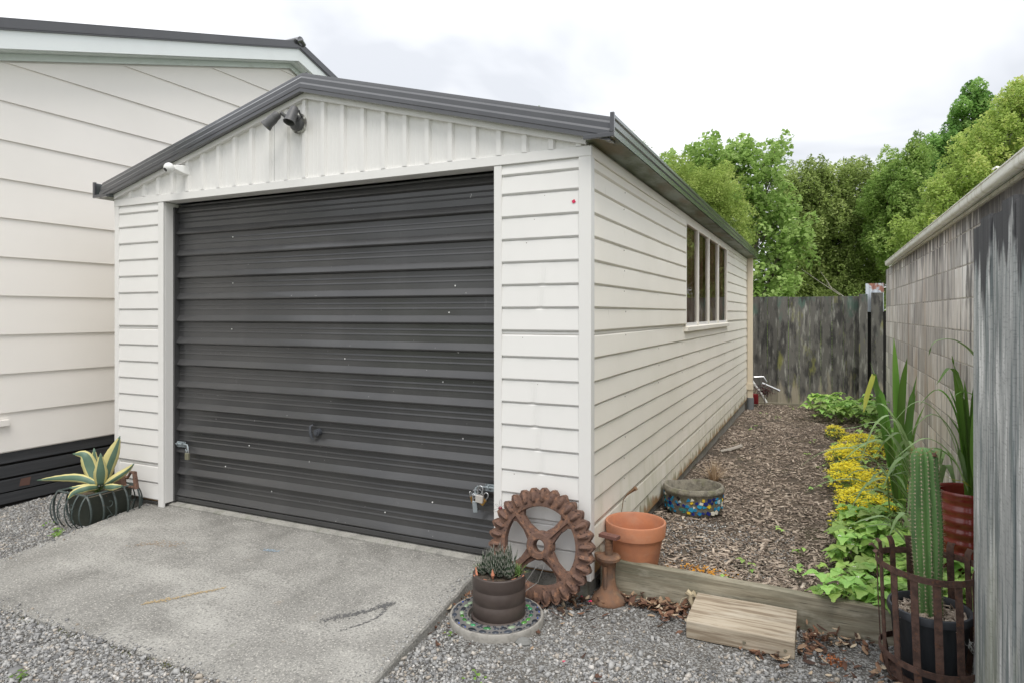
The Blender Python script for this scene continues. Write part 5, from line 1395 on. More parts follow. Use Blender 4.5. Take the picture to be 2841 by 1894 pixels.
# broad green patches below the leaves so that soil does not show
# fallen orange flowers by the edging
n = 130; c = np.stack([rng.normal(0, .075, n), rng.normal(0, .022, n), np.abs(rng.normal(.012, .008, n))], 1)
V_, F_ = leafquads(c, rng.uniform(.010, .026, n), .6, .4)
o = bulk('fallen_orange_petals', V_, F_, mat('orange_petals', (0.72, 0.33, 0.02), .7, transl=.2)); o.location = (.49, .43, -.035)
tag(o, 'scattered orange yellow petals lying behind the edging board', 'petals', kind='stuff')
# timber stick, bone coloured debris
b = MB(); b.tube([(0, 0, .01), (.10, .13, .02), (.17, .26, .03)], [.014, .018, .022], 7); b.tube([(.05, .06, .015), (.10, .04, .02)], [.01, .006], 6)
tag(b.build('broken_branch', PALETW, None, 40, loc=(.12, 3.75, -.075)), 'pale broken branch lying on the mulch near the garage wall', 'branch')
b = MB(); b.tube([(0, 0, 0), (-.012, .004, .03), (-.006, 0, .052), (.008, 0, .060)], [.010, .016, .012, .018], 7); b.tube([(-.006, 0, .05), (-.03, 0, .066)], [.010, .014], 7); b.tube([(-.01, 0, .05), (-.05, -.01, .03), (-.07, -.02, -.02)], .0014, 4)
tag(b.build('dried_flower', mat('bleached_husk', (.52, .44, .30), .8), None, 50, loc=(.487, .098, -.075)), 'bleached dried flower husk propped against the timber step', 'dried flower')

# ================================================================== LEAF LITTER
def litter(name, blobs, label):
    V = []; F = []; rv = []
    for (cx, cy, sx_, sy_, n_, h_) in blobs:
        for i in range(n_):
            x = cx + rng.normal(0, sx_); y = cy + rng.normal(0, sy_)
            if y > 0.118: y = 0.118 - abs(rng.normal(0, .02))
            if x < 0 and y > -0.02 and x > -3.6: y = -0.03
            z = GZ + 0.008 + abs(rng.normal(0, h_)); L = rng.uniform(.022, .055); w = L * rng.uniform(.28, .5); a = rng.uniform(0, 2 * PI)
            curl = rng.uniform(-.5, .9); R = rotmats(1, 0.5)[0]; o0 = len(V); c_ = rng.uniform(0, 1)
            for j in range(5):
                t = j / 4; ww = w * math.sin(max(.06, min(t, .97)) * PI) ** .8 * .5
                for s in (-1, 0, 1):
                    p = np.array([L * (t - .5), s * ww, curl * L * (t - .5) ** 2 + abs(s) * ww * .5 * curl]); V.append(R @ p + (x, y, z))
            for j in range(4):
                for q in (0, 1): F.append((o0 + 3 * j + q, o0 + 3 * j + q + 1, o0 + 3 * j + 4 + q, o0 + 3 * j + 3 + q)); rv.append(c_)
    o = bulk(name, np.array(V), np.array(F), LITTER, np.array(rv)); stuff(o, label, 'dead leaves'); return o
litter('leaf_litter', [(0.30, .055, .10, .035, 190, .012), (0.42, .02, .06, .05, 70, .012), (-0.02, -.03, .06, .04, 50, .012), (-.12, -.18, .10, .05, 40, .006)], 'drift of brown dead leaves along the foot of the edging board')
litter('leaf_litter', [(1.02, .0, .045, .08, 85, .018), (1.15, .06, .07, .04, 30, .01), (.85, -.20, .07, .02, 22, .008)], 'brown dead leaves heaped beyond the right end of the timber step')
litter('leaf_litter', [(-.56, -.36, .02, .10, 45, .012), (-.50, -.62, .05, .06, 10, .004)], 'brown dead leaves caught along the right edge of the concrete slab')
litter('leaf_litter', [(1.27, -.15, .03, .08, 26, .01), (1.1, -.3, .1, .1, 16, .004)], 'few dead leaves gathered left of the rusty iron basket')
litter('leaf_litter', [(-2.2, -1.55, .5, .10, 34, .002), (.3, -.6, .5, .25, 22, .002)], 'single dead leaves strewn on the open gravel')
n = 90; c = np.stack([rng.normal(0, .022, n), rng.normal(0, .016, n), np.abs(rng.normal(.012, .008, n))], 1)
V_, F_ = leafquads(c, rng.uniform(.010, .022, n), 1., .3)
o = bulk('orange_moss_clump', V_, F_, mat('dried_orange_moss', (.36, .12, .04), .9)); o.location = (1.085, -.13, GZ)
tag(o, 'small clump of dried orange moss on the gravel right of the step', 'moss clump')
for k, (x, y, s_) in enumerate([(.02, -.05, .013), (-.035, -.015, .009), (.10, -.62, .008)]):
    V_, F_ = leafquads(np.array([(x, y, GZ + .018), (x + .006, y, GZ + .022), (x, y + .006, GZ + .016)]), np.full(3, s_ * 1.6), .6, .7)
    tag(bulk('pink_petal', V_, F_, PINK), ['bright pink petal on the dead leaves below the screw jack', 'small pink petal on the dead leaves below the rusty wheel', 'lone pink petal out on the bare gravel'][k], 'petal')
b = MB(); b.lathe([(.0001, 0), (.030, .004), (.034, .014), (.022, .028), (.0001, .032)], 9, M=Matrix.Rotation(.3, 4, 'Z') @ Matrix.Diagonal((1.1, .8, 1, 1)))
tag(b.build('grey_stone', STONES2 := mat('grey_field_stone', (.19, .19, .18), .85, bump=[(60, .4, .004)]), None, 30, loc=(-.115, -.53, GZ - .004)), 'fist sized grey stone touching the mosaic ring', 'stone')
# weeds in the gravel
for k, (x, y, n_, sz) in enumerate([(-3.42, -.52, 16, .018), (-3.33, -.58, 20, .018), (-3.60, -.47, 8, .015), (-3.70, -1.0, 8, .014), (-1.75, -1.62, 12, .02), (-1.55, -1.75, 10, .018), (-.42, -.62, 9, .014), (.05, -.95, 9, .013), (-.18, -.86, 10, .013)]):
    c = np.stack([rng.normal(0, .022, n_), rng.normal(0, .018, n_), rng.uniform(.006, .03, n_)], 1)
    V_, F_ = leafquads(c, rng.uniform(sz * .8, sz * 1.4, n_), .5, .85)
    o = bulk('weed', V_, F_, WEED); o.location = (x, y, GZ + .004)
    tag(o, ['green weed at the foot of the iron planter, behind the slab edge', 'largest clover weed, just in front of the iron planter', 'weed on the house side of the iron planter', 'lone weed far left in the gravel near the picture edge',
            'bright weed in the gravel in front of the slab', 'weed nearest the bottom edge in front of the slab', 'small weed between the slab and the mosaic ring', 'weed in the open gravel right of the slab', 'weed in the gravel in front of the mosaic ring'][k], 'weed', 'weeds in the gravel')
# moss and grit along the slab front
n = 1500; t = rng.uniform(0, 1, n); xx = -3.05 + 2.58 * t; yy_ = -1.34 + .03 * t + .02 * np.sin(t * PI) - .012 - np.abs(rng.normal(0, .012, n))
keep = smoothnoise(xx, yy_, 4, 2) > -.1; c = np.stack([xx, yy_, np.full(n, GZ + .01) + rng.uniform(0, .012, n)], 1)[keep]
V_, F_ = leafquads(c, rng.uniform(.006, .014, len(c)), 1., .5)
stuff(bulk('moss_strip', V_, F_, mat('dull_moss', (.10, .105, .035), .95)), 'thin line of dull moss along the front edge of the concrete slab', 'moss')

mark('chalk_mark', [(-1.88, -1.02), (-1.78, -.90), (-1.66, -.74)], CHALKO, 'long streak of orange chalk on the concrete slab', .016, 330)
mark('chalk_mark', [(-1.86, -.30), (-1.76, -.28)], CHALKB, 'pale blue chalk smudge on the slab near the door', .02, 90)
mark('chalk_mark', [(-2.62, -.55), (-2.50, -.46), (-2.36, -.44)], mat('rusty_chalk', (.36, .25, .15), .95), 'faint rust coloured smear on the left part of the slab', .05, 160)
mark('tar_mark', [(-.98, -.80), (-.90, -.71), (-.82, -.60), (-.79, -.54)], TAR, 'dark tar scuff on the right half of the slab', .022, 420)
mark('tar_mark', [(-.86, -.86), (-.80, -.76), (-.77, -.68), (-.78, -.61), (-.82, -.56)], TAR, 'thin curved dark scuff nearest the right edge of the slab', .007, 130)

# ================================================================== CAGE PLANTER + AGAVE
KP = thing('wrought_iron_planter', 'dark green wrought iron cage planter with scrollwork by the garage corner', 'planter', (-3.43, -.26, -.095))
x0, x1, y0, y1, zt = -.155, .150, -.165, .170, .225
def bar(pts, w=.005, n=4, nm='cage_rib', fl=1.0): return MB().tube(pts, w, n, flat=fl).build(nm, IRON, KP)
b = MB(); 
for a, c in (((x0, y0), (x1, y0)), ((x1, y0), (x1, y1)), ((x1, y1), (x0, y1)), ((x0, y1), (x0, y0))):
    xa, xb = sorted((a[0], c[0])); ya, yb_ = sorted((a[1], c[1])); b.box(xa - .008, xb + .008, ya - .008, yb_ + .008, zt - .004, zt + .004) if False else b.tube([(a[0], a[1], zt), (c[0], c[1], zt)], .008, 4)
b.build('top_frame', IRON, KP)
def rib(px_, py_, ox_, oy_):
    pts = []
    for j in range(9):
        t = j / 8; bul = .046 * math.sin(t * PI) ** .8 + .004
        pts.append((px_ + ox_ * bul, py_ + oy_ * bul, zt * (1 - t)))
    MB().tube(pts, .0078, 4, flat=.5).build('cage_rib', IRON, KP)
for k in range(5):
    q = y0 + (y1 - y0) * k / 4
    rib(x1, q, 1, 0); rib(x0, q, -1, 0)
for k in range(5):
    q = x0 + (x1 - x0) * k / 4
    rib(q, y0, 0, -1); rib(q, y1, 0, 1)
def scroll(c, ax, s=1):
    """S scroll in the vertical plane that faces ax"""
    pts = []
    for j in range(13):
        a = -2.4 + 4.3 * j / 12; r = .026 * (1 - .04 * j)
        pts.append((r * math.cos(a), .052 + r * math.sin(a)))
    pts = pts[::-1]; lo_ = [(-p[0], -p[1] + .0) for p in pts[::-1]]
    P2 = pts + lo_
    out_ = [(c[0], c[1] + s * u, c[2] + v) if ax == 'x' else (c[0] + s * u, c[1], c[2] + v) for u, v in P2]
    MB().tube(out_, .0026, 5).build('scroll', IRON, KP)
scroll((x1 + .052, -.045, .105), 'x'); scroll((x1 + .046, .115, .105), 'x', -1); scroll((-.07, y0 - .046, .105), 'y'); scroll((.07, y0 - .046, .105), 'y', -1); scroll((x0 - .04, 0, .105), 'x'); scroll((0, y1 + .04, .105), 'y')
b = MB(); b.loft([[(-.085, -.125, .008), (.115, -.125, .008), (.115, .150, .008), (-.085, .150, .008)], [(-.10, -.14, .205), (.13, -.14, .205), (.13, .162, .205), (-.10, .162, .205)],
                  [(-.09, -.13, .205), (.12, -.13, .205), (.12, .152, .205), (-.09, .152, .205)], [(-.09, -.13, .18), (.12, -.13, .18), (.12, .152, .18), (-.09, .152, .18)]], True, True)
ib = b.build('inner_box', BOXGR, KP, bevel=.003)
b = MB(); 
for rr_ in (.060, .046, .030):
    b.tube([(.118, .02 + rr_ * math.cos(a) , .105 + rr_ * math.sin(a)) for a in [2 * PI * k / 20 for k in range(21)]], .0022, 4)
b.build('moulded_ring', BOXGR, ib)
b = MB(); b.box(-.088, .118, -.128, .150, .150, .196); b.build('planter_soil', SOIL, KP)
AG = thing('agave', 'variegated agave with cream edged leaves in the iron planter', 'agave', (-3.40, -.27, .10))
def agave_leaf(P_, w, fold=.35, nm='leaf', stripes=False):
    P_ = [Vector(p) - Vector((-3.40, -.27, .10)) for p in P_]
    Q_ = []; ext = [P_[0] * 2 - P_[1]] + P_ + [P_[-1] * 2 - P_[-2]]
    for i in range(1, len(ext) - 2):
        for j in range(5):
            t = j / 5; a, b_, c, d = ext[i - 1], ext[i], ext[i + 1], ext[i + 2]
            Q_.append(0.5 * ((2 * b_) + (c - a) * t + (2 * a - 5 * b_ + 4 * c - d) * t * t + (3 * b_ - a - 3 * c + d) * t ** 3))
    Q_.append(P_[-1]); n_ = len(Q_); vs = []; fs = []; ms_ = []
    view = Vector((1.04 + 3.4, -3.09 + .27, 1.0)).normalized()          # leaves fan roughly across the path side
    mb = MB()
    for i, q in enumerate(Q_):
        t = i / (n_ - 1); tan = (Q_[min(i + 1, n_ - 1)] - Q_[max(i - 1, 0)]).normalized()
        s_ = tan.cross(view)
        if s_.length < .1: s_ = tan.cross(Vector((0, 0, 1)))
        s_.normalize(); nr = s_.cross(tan)
        ww = w * .5 * (.55 + .45 * math.sin(min(1, t * 1.9 + .12) * PI / 2)) * (1 - max(0, (t - .42) / .58) ** 1.5) + .0007
        saw_ = .0016 * (i % 2)
        for u in (-1, -.62, -.2, .2, .62, 1):
            e = (ww + (saw_ if abs(u) == 1 else 0)) * u
            vs.append(tuple(q + s_ * e + nr * abs(u) ** 1.5 * ww * -fold))
    n5 = 6
    for i in range(n_ - 1):
        for q in range(5):
            fs.append((i * n5 + q, i * n5 + q + 1, (i + 1) * n5 + q + 1, (i + 1) * n5 + q))
            ms_.append(1 if (q in (0, 4) or (stripes and q == 1)) and i < n_ - 2 else 0)
    o0 = mb.add(vs, fs); mb.m = ms_
    o = mb.build(nm, [AGG, AGY], AG, 60); sm_ = o.modifiers.new('solid', 'SOLIDIFY'); sm_.thickness = .005; sm_.offset = 0
agave_leaf([(-3.406, -0.27, 0.151), (-3.493, -0.33, 0.202), (-3.647, -0.38, 0.199), (-3.83, -0.42, 0.174)], .052)
agave_leaf([(-3.422, -0.27, 0.154), (-3.468, -0.28, 0.257), (-3.503, -0.3, 0.352), (-3.584, -0.33, 0.36)], .085)
agave_leaf([(-3.446, -0.24, 0.152), (-3.549, -0.2, 0.232), (-3.577, -0.19, 0.376)], .070)
agave_leaf([(-3.348, -0.29, 0.163), (-3.315, -0.31, 0.259), (-3.30, -0.32, 0.39)], .080)
agave_leaf([(-3.368, -0.26, 0.158), (-3.338, -0.24, 0.299), (-3.307, -0.22, 0.396), (-3.28, -0.2, 0.485)], .086, stripes=True)
agave_leaf([(-3.356, -0.27, 0.152), (-3.258, -0.26, 0.207), (-3.187, -0.22, 0.261), (-3.135, -0.2, 0.31)], .044, .9, stripes=True)
agave_leaf([(-3.359, -0.3, 0.152), (-3.353, -0.38, 0.162), (-3.405, -0.43, 0.140), (-3.423, -0.46, 0.100)], .044)
agave_leaf([(-3.39, -0.29, 0.146), (-3.408, -0.37, 0.158), (-3.472, -0.42, 0.163)], .045)
agave_leaf([(-3.322, -0.28, 0.151), (-3.223, -0.29, 0.165), (-3.187, -0.24, 0.166)], .042)
agave_leaf([(-3.477, -0.24, 0.154), (-3.593, -0.22, 0.194), (-3.645, -0.22, 0.232)], .040)
t_ = tuft('clover_sprigs', (-3.44, -.25, .10), 70, .05, 1.0, SEDL, .010, .2, 'small green clover sprigs filling the iron planter around the agave', 'clover')
# rusty saw handle in the planter
SW = thing('rusty_saw', 'rusty iron saw head with an open handle propped behind the agave', 'saw', (-3.34, -.14, .10))
def P3(x, z): return (x, 0, z)
b = MB()
outer = [P3(-.10, .03), P3(-.085, .075), P3(-.05, .10), P3(0, .105), P3(.03, .095), P3(.03, .02), P3(-.04, .0)]
b.loft([[(p[0], -.006, p[2]) for p in outer], [(p[0], .006, p[2]) for p in outer]], True, True); b.build('saw_plate', RUST, SW)
b = MB(); b.tube([(.02, 0, .095), (.05, 0, .085), (.085, 0, .128), (.125, 0, .13)], .010, 6); b.tube([(.02, 0, .03), (.06, 0, .025), (.10, 0, .028), (.14, 0, .025)], .009, 6)
b.tube([(.122, 0, .135), (.145, 0, .02)], [.016, .018], 6); b.build('saw_handle', RUST, SW, 40)

# ================================================================== FLOODLIGHT AND CAMERA ON THE GABLE
FLt = thing('twin_floodlight', 'grey twin spotlight with two lamp heads on the gable', 'floodlight', (-1.850, -.026, 2.475))
b = MB(); b.lathe([(.062, 0), (.062, .005), (.056, .008), (.0001, .009)], 28, M=Matrix.Rotation(PI / 2, 4, 'X')); b.build('wall_plate', PLATE, FLt, 40)
b = MB(); b.lathe([(.050, 0.008), (.048, .030), (.036, .040), (.0001, .042)], 24, M=Matrix.Rotation(PI / 2, 4, 'X')); b.tube([(-.03, -.03, .01), (-.055, -.04, .016)], .014, 10); b.tube([(.01, -.03, .01), (.02, -.045, .02)], .016, 10)
b.build('junction_box', LAMPG, FLt, 40)
def lamp_head(base, d, nm):
    d = Vector(d).normalized(); q = d.to_track_quat('Z', 'Y').to_matrix().to_4x4(); M_ = Matrix.Translation(base) @ q
    b = MB(); b.lathe([(.0001, 0), (.018, .0), (.026, .012), (.027, .035), (.0275, .040), (.030, .045), (.030, .085), (.034, .098), (.037, .112), (.034, .113), (.030, .100), (.028, .080), (.0001, .078)], 24, M=M_)
    o = b.build(nm, LAMPG, FLt, 40)
    b = MB(); b.lathe([(.0001, .086), (.018, .084), (.028, .080)], 20, M=M_); b.build('lens', LENS, o, 60)
    return o
lamp_head((-.095, -.070, .055), (-.62, -.25, -.62), 'lamp_head')
lamp_head((.035, -.070, .075), (-.03, -.42, -.95), 'lamp_head')
b = MB(); b.tube([(-.055, -.04, .018), (-.068, -.05, .045), (-.085, -.066, .060)], .011, 8); b.tube([(.02, -.045, .02), (.022, -.055, .060), (.012, -.070, .085)], .011, 8); b.tube([(.045, -.02, .03), (.052, -.05, .045), (.05, -.055, .06)], .007, 6)
b.build('knuckle', LAMPG, FLt, 40)
SC = thing('security_camera', 'white ball shaped security camera on the left of the gable', 'security camera', (-2.865, -.010, 2.280))
b = MB(); b.loft([[(-.030, 0, -.030), (.035, 0, -.030), (.035, 0, .030), (-.030, 0, .030)], [(-.034, -.045, -.024), (.028, -.045, -.024), (.028, -.045, .030), (-.034, -.045, .030)], [(-.044, -.085, -.004), (.006, -.085, -.004), (.006, -.085, .028), (-.044, -.085, .028)]], True, True); b.build('mount_arm', WPL, SC, bevel=.004)
b = MB(); M_ = Matrix.Translation((-.030, -.110, .006)); b.lathe([(.0001, -.034)] + [(.034 * math.cos(a), .034 * math.sin(a)) for a in [(-PI / 2 + PI * k / 14) for k in range(1, 14)]] + [(.0001, .034)], 26, M=M_); bo = b.build('camera_ball', WPL, SC, 60)
b = MB(); dv = Vector((-.05, -1, -.65)).normalized(); M2 = Matrix.Translation((-.030, -.110, .006)) @ dv.to_track_quat('Z', 'Y').to_matrix().to_4x4()
b.lathe([(.0001, .0350), (.009, .0350), (.014, .0325)], 18, M=M2); b.build('camera_lens', BLK, bo, 60)

# ================================================================== PADLOCKS
def padlock(loc, m_body, w, h, rot, label, sh=.028, long_=1.0):
    t_ = thing('padlock', label, 'padlock', loc, 0); t_.rotation_euler = rot
    b = MB(); b.box(-w / 2, w / 2, -.008, .008, -h, 0); b.build('lock_body', m_body, t_, bevel=.0025)
    pts = [(-w * .32, 0, -.004), (-w * .32, 0, sh * .55 * long_)] + [(-w * .32 * math.cos(a), 0, sh * .55 * long_ + w * .32 * math.sin(a)) for a in (PI * .25, PI * .5, PI * .75)] + [(w * .32, 0, sh * .55 * long_), (w * .32, 0, -.004)]
    MB().tube(pts, .0033, 8).build('shackle', STEEL, t_, 50)
padlock((-2.935, .050, .352), mat('dull_brass_chrome', (.34, .33, .24), .35, .6), .034, .046, (0, 0, 0), 'small tarnished padlock on the left side bolt of the door', .05)
padlock((-.627, .030, .338), mat('satin_silver', (.60, .57, .53), .35, .5), .044, .040, (0, .10, 0), 'square silver padlock hanging in front on the right side bolt', .070)
padlock((-.662, .036, .302), mat('laminated_steel', (.42, .47, .50), .25, .7), .026, .062, (0, -.08, .3), 'long narrow chrome padlock hanging lowest on the right side bolt', .045)
padlock((-.612, .048, .318), BRASS, .040, .036, (0, .62, 0), 'brass padlock tilted behind the silver one', .045)
padlock((-.690, .050, .322), mat('brass_side', (.40, .22, .06), .4, .7), .016, .046, (0, -.35, 1.2), 'narrow brass padlock seen edge on at the left of the cluster', .04)
b = MB()
for cx, cz, rr_, tl in ((-.662, .345, .016, .3), (-.672, .325, .013, -.4), (-.640, .350, .014, .8)):
    b.tube([(cx + rr_ * math.cos(a), .045 + rr_ * .3 * math.sin(a * 2 + tl), cz + rr_ * math.sin(a)) for a in [2 * PI * k / 14 for k in range(15)]], .0022, 6)
tag(b.build('chain_links', STEEL, None, 50), 'few small steel links joining the padlocks on the right bolt', 'chain')
b = MB(); b.box(-.008, .008, -.002, 0, -.008, .008, M=Matrix.Rotation(.3, 4, 'Y') @ Matrix.Rotation(.785, 4, 'Y'))
tag(b.build('red_tag', TAGW, None, loc=(-.075, -.0125, 1.872)), 'tiny red diamond tag stuck high on the right hand cladding', 'tag')

# ================================================================== THINGS BEHIND THE GARAGE CORNER
b = MB(); b.tube([(.00, 7.62, .32), (.16, 7.75, .06), (.22, 7.80, -.06)], .022, 10)
tag(b.build('white_pipe', WPL, None, 40, loc=(.04, 0, 0)), 'white plastic pipe leaning behind the garage corner', 'pipe')
b = MB(); b.tube([(.08, 7.78, .33), (.22, 7.8, .34), (.27, 7.8, .26)], .010, 6); b.tube([(.20, 7.80, .24), (.42, 7.82, .145)], .020, 8); b.tube([(.42, 7.82, .145), (.455, 7.82, .125)], .024, 8)
tag(b.build('garden_tool', STEEL, None, 40), 'grey metal tube of a garden tool poking out behind the garage corner', 'tool')
b = MB(); b.box(-.09, .03, -.03, .03, -.10, .06); tag(b.build('red_container', REDP, None, loc=(.11, 7.86, 0.0), bevel=.01), 'red plastic container mostly hidden behind the garage corner', 'container')
n = 260; c = rng.normal(0, 1, (n, 3)) * np.array([.055, .03, .045]) + np.array([0, 0, .26])
V_, F_ = leafquads(c, rng.uniform(.015, .035, n), 1., .7)
t_ = thing('red_leaved_shrub', 'small dark red leaved shrub on a thin stem by the downpipe', 'shrub', (.245, 7.55, -.12))
bulk('foliage', V_, F_, REDLEAF, None, t_); b = MB(); b.tube([(0, 0, 0), (.01, 0, .12), (0, 0, .25)], .006, 6); b.build('stem', BARK, t_)

# ================================================================== TREES
def tree(name, label, blobs, lm, nleaf, lsize, base, clump=.28, trunk_r=.16, tilt=1.3, asp=.6, stretch=.9, density=1.0, twig=False, cat='tree'):
    t_ = thing(name, label, cat, base)
    bx, by, bz = base
    cents = []; 
    for (x, y, z, rx, rz) in blobs:
        vol = rx * rx * rz; nc = max(4, int(density * 46 * vol / (clump ** 3) * .10))
        for i in range(nc):
            d = rng.normal(0, 1, 3); d /= np.linalg.norm(d); rr_ = rng.uniform(.25, 1.22) ** .7
            cents.append((x + d[0] * rx * rr_, y + d[1] * rx * 1.0 * rr_, z + d[2] * rz * rr_, clump * rng.uniform(.55, 1.25)))
    cents = np.array(cents); w = cents[:, 3] ** 2; w /= w.sum()
    idx = rng.choice(len(cents), nleaf, p=w)
    d = rng.normal(0, 1, (nleaf, 3)); d /= np.linalg.norm(d, axis=1)[:, None]; d[:, 2] = d[:, 2] * stretch; d[:, :2] *= (1 - .45 * np.clip(d[:, 2:3], 0, 1))
    rad = rng.uniform(.25, 1.0, nleaf) ** .45
    c = cents[idx, :3] + d * (cents[idx, 3] * rad)[:, None] - np.array(base)
    huec = rng.uniform(0, 1, len(cents))
    rv = np.clip(.68 * huec[idx] + .32 * rng.uniform(0, 1, nleaf) , 0, 1)
    V_, F_ = leafquads(c, rng.uniform(.6, 1.25, nleaf) * lsize, tilt, asp)
    bulk('crown', V_, F_, lm, rv, t_)
    tops = [(x, y, z) for (x, y, z, rx, rz) in blobs]
    zc = sum(p[2] for p in tops) / len(tops); fork = Vector((0, 0, max(.5, (min(p[2] for p in tops) - bz) * .55)))
    m_ = MB(); m_.tube([(0, 0, 0), tuple(fork * .5 + Vector((.05, .03, 0))), tuple(fork)], [trunk_r, trunk_r * .8, trunk_r * .62], 9); m_.build('trunk', BARK, t_, 50)
    lb = MB()
    for k, p in enumerate(tops):
        e = Vector((p[0] - bx, p[1] - by, p[2] - bz)); mid = (fork + e) * .5 + Vector((rnd.uniform(-.15, .15), rnd.uniform(-.15, .15), rnd.uniform(.0, .25)))
        r0 = trunk_r * .40; lb.tube([tuple(fork), tuple(mid), tuple(e)], [r0, r0 * .6, r0 * .25], 6)
        near_ = [q for q in cents if (q[0] - p[0]) ** 2 + (q[1] - p[1]) ** 2 + (q[2] - p[2]) ** 2 < (blobs[k][3] * 1.15) ** 2][:14]
        for q in near_:
            e2 = Vector((q[0] - bx, q[1] - by, q[2] - bz)); st_ = mid.lerp(e, rnd.uniform(.4, 1)); lb.tube([tuple(st_), tuple((st_ + e2) * .5 + Vector((0, 0, .04))), tuple(e2)], [r0 * .22, r0 * .15, r0 * .06], 4)
    lb.build('limbs', PALETW if twig else BARK, t_, 60)
    return t_
TR = {
'A': [(-1.42, 12.34, 4.7, 0.74, 0.58), (-0.6, 12.73, 4.62, 0.83, 0.62), (-0.08, 12.98, 3.88, 0.62, 0.58), (-0.23, 12.91, 3.21, 0.66, 0.5), (0.29, 13.15, 2.8, 0.62, 0.45), (-0.08, 12.98, 2.14, 0.74, 0.45), (-1.87, 12.13, 4.37, 0.5, 0.58), (-0.98, 12.55, 4.04, 0.83, 0.5), (0.55, 13.28, 3.21, 0.37, 0.33), (0.07, 13.05, 5.03, 0.41, 0.29), (-0.23, 12.91, 1.56, 0.66, 0.5)],
'B': [(-0.99, 8.67, 3.15, 0.54, 0.51), (-0.56, 8.88, 2.9, 0.51, 0.51), (-0.39, 8.96, 2.39, 0.41, 0.47), (-1.31, 8.52, 3.72, 0.38, 0.32), (-0.79, 8.77, 3.53, 0.57, 0.32)],
'C': [(0.59, 16.61, 4.78, 0.74, 0.69), (1.22, 16.91, 4.59, 0.79, 0.74), (1.85, 17.21, 4.78, 0.74, 0.74), (0.68, 16.66, 3.79, 0.89, 0.69), (1.58, 17.08, 3.59, 0.99, 0.79), (2.29, 17.42, 3.79, 0.69, 0.79), (0.77, 16.7, 2.7, 0.99, 0.69), (1.85, 17.21, 2.6, 0.99, 0.69), (0.32, 16.49, 1.91, 0.89, 0.59), (1.4, 17.0, 1.81, 1.09, 0.59), (2.56, 17.55, 2.41, 0.59, 0.69), (0.14, 16.4, 4.29, 0.59, 0.59)],
'D': [(2.85, 16.02, 4.77, 0.55, 0.55), (2.52, 15.87, 4.13, 0.64, 0.64), (3.09, 16.14, 4.04, 0.55, 0.64), (2.76, 15.98, 3.22, 0.64, 0.64), (3.18, 16.18, 5.31, 0.32, 0.41)],
'E': [(3.37, 12.4, 3.53, 0.57, 0.57), (2.85, 12.15, 2.89, 0.5, 0.43), (3.89, 12.64, 4.11, 0.64, 0.64), (4.34, 12.86, 4.82, 0.57, 0.57), (4.6, 12.98, 5.47, 0.5, 0.5), (3.76, 12.58, 3.39, 0.64, 0.57), (3.05, 12.24, 2.39, 0.57, 0.43), (4.6, 12.98, 4.18, 0.57, 0.57), (5.05, 13.19, 5.04, 0.64, 0.86), (5.05, 13.19, 3.96, 0.64, 0.86)],
'F': [(4.62, 20.74, 6.16, 0.55, 0.88), (5.12, 20.97, 7.26, 0.5, 0.77), (5.32, 21.07, 7.92, 0.33, 0.5), (4.23, 20.55, 5.39, 0.55, 0.66), (5.82, 21.3, 6.71, 0.66, 0.88), (4.03, 20.45, 6.05, 0.28, 0.44)],
'G': [(-5.11, 20.55, 6.47, 0.46, 1.06), (-4.81, 20.69, 7.26, 0.26, 0.4), (-5.17, 20.52, 7.53, 0.19, 0.4)]}
tree('broadleaf_tree', 'pale fresh green broadleaf tree with open crown beyond the garage', TR['A'], LA, 17000, .115, (-.6, 12.7, -.3), .19, .13, 1.0, .75, density=.45)
tree('feathery_tree', 'olive green feathery tree just behind the garage roof', TR['B'], LB, 46000, .050, (-.75, 8.85, -.3), .15, .08, 1.5, .3)
tree('evergreen_tree', 'broad dark evergreen tree filling the middle behind the far fence', TR['C'], LC, 120000, .085, (1.3, 17.1, -.3), .22, .20, 1.4, .5, density=.55, stretch=1.35)
tree('mid_green_tree', 'narrower mid green tree at the right shoulder of the dark evergreen', TR['D'], LD, 46000, .080, (2.8, 16.1, -.3), .22, .15, 1.4, .5, density=.6, stretch=1.35)
tree('yellow_green_tree', 'yellow green tree with bare pale twigs above the block wall', TR['E'], LE, 80000, .068, (3.9, 12.8, -.3), .19, .15, 1.4, .5, density=.55, stretch=1.1, twig=True)
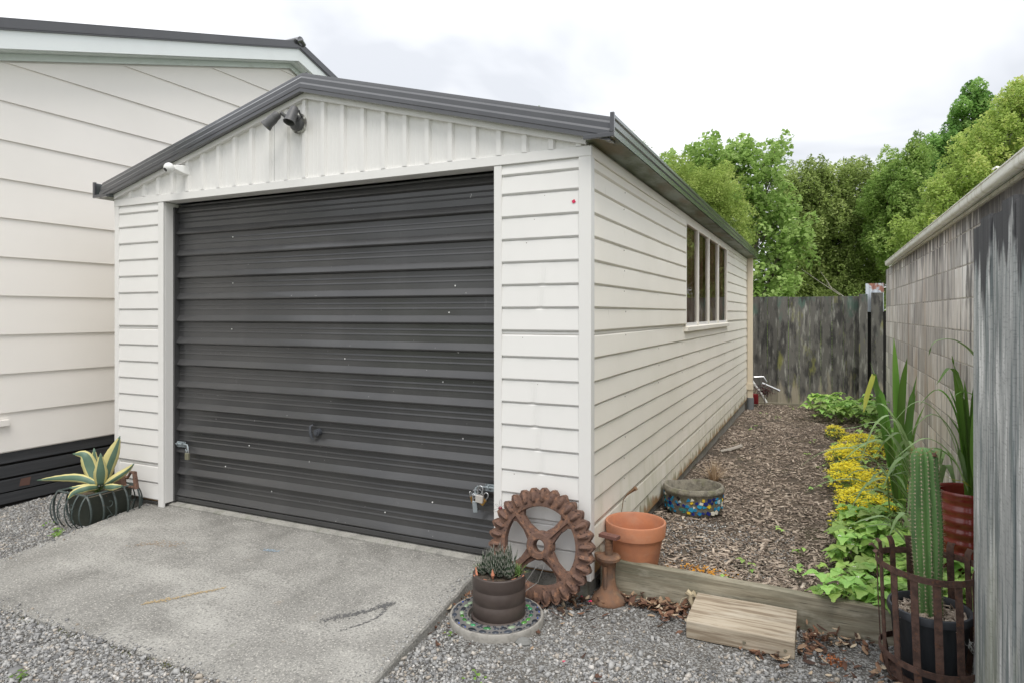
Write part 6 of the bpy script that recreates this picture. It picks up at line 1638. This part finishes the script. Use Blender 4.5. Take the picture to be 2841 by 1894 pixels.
tree('tall_tree', 'tall deep green tree standing behind the yellow green one', TR['F'], LF, 40000, .11, (5.0, 21.0, -.3), .28, .2, 1.2, .55, density=.6, stretch=1.1)
tree('pine_tree', 'distant thin topped tree whose tip shows above the garage gutter', TR['G'], LC, 4000, .07, (-5.0, 20.6, -.3), .22, .14, 1.4, .3)
tree('pine_tree', 'distant tree showing only a sprig above the middle of the garage roof', [(-8.28, 19.05, 8.42, 0.20, 0.5), (-8.3, 19.05, 7.4, .5, .8)], LC, 2600, .07, (-8.3, 19.0, -.3), .22, .14, 1.4, .3)
# low shrubs right behind the far fence
for k, (x, y, z, rx, rz) in enumerate([(-.3, 10.6, .9, .6, .6), (.7, 11.2, .8, .7, .5), (1.7, 11.0, .9, .7, .6), (2.6, 10.8, 1.0, .6, .6)]):
    tree('shrub', ['low green shrub behind the left part of the far fence', 'low green shrub behind the middle of the far fence', 'low green shrub behind the right part of the far fence', 'low green shrub behind the end of the block wall'][k],
         [(x, y, z, rx, rz), (x + .2, y, z - .5, rx, rz)], LD, 5000, .055, (x, y, -.3), .22, .05, 1.4, .5, cat='shrub')
# hedge line far behind, closing the view under the crowns
n = 60000; x = rng.uniform(-9, 14, n); y = 24 + rng.uniform(-.6, .6, n); zt = 2.0 + .35 * smoothnoise(x, y * 0, .8, 4); z = -.3 + (zt + .3) * rng.uniform(0, 1, n) ** .7
V_, F_ = leafquads(np.stack([x, y, z], 1), rng.uniform(.08, .17, n), 1.4, .6)
stuff(bulk('hedge', V_, F_, LD, rng.uniform(0, 1, n)), 'distant green hedge line seen under the trees behind the far fence', 'hedge')
# bare twigs
b = MB()
for (p0, p1) in (((1.30, 8.35, 1.60), (.75, 8.35, 2.02)), ((1.18, 8.35, 1.70), (1.02, 8.35, 1.98)), ((1.35, 8.35, 1.58), (1.10, 8.35, 1.79))):
    b.tube([p0, ((p0[0] + p1[0]) / 2 + .02, 8.36, (p0[2] + p1[2]) / 2 - .02), p1], [.006, .004, .0015], 5)
tag(b.build('bare_twig', PALETW), 'thin bare twig poking up above the far fence', 'twig')
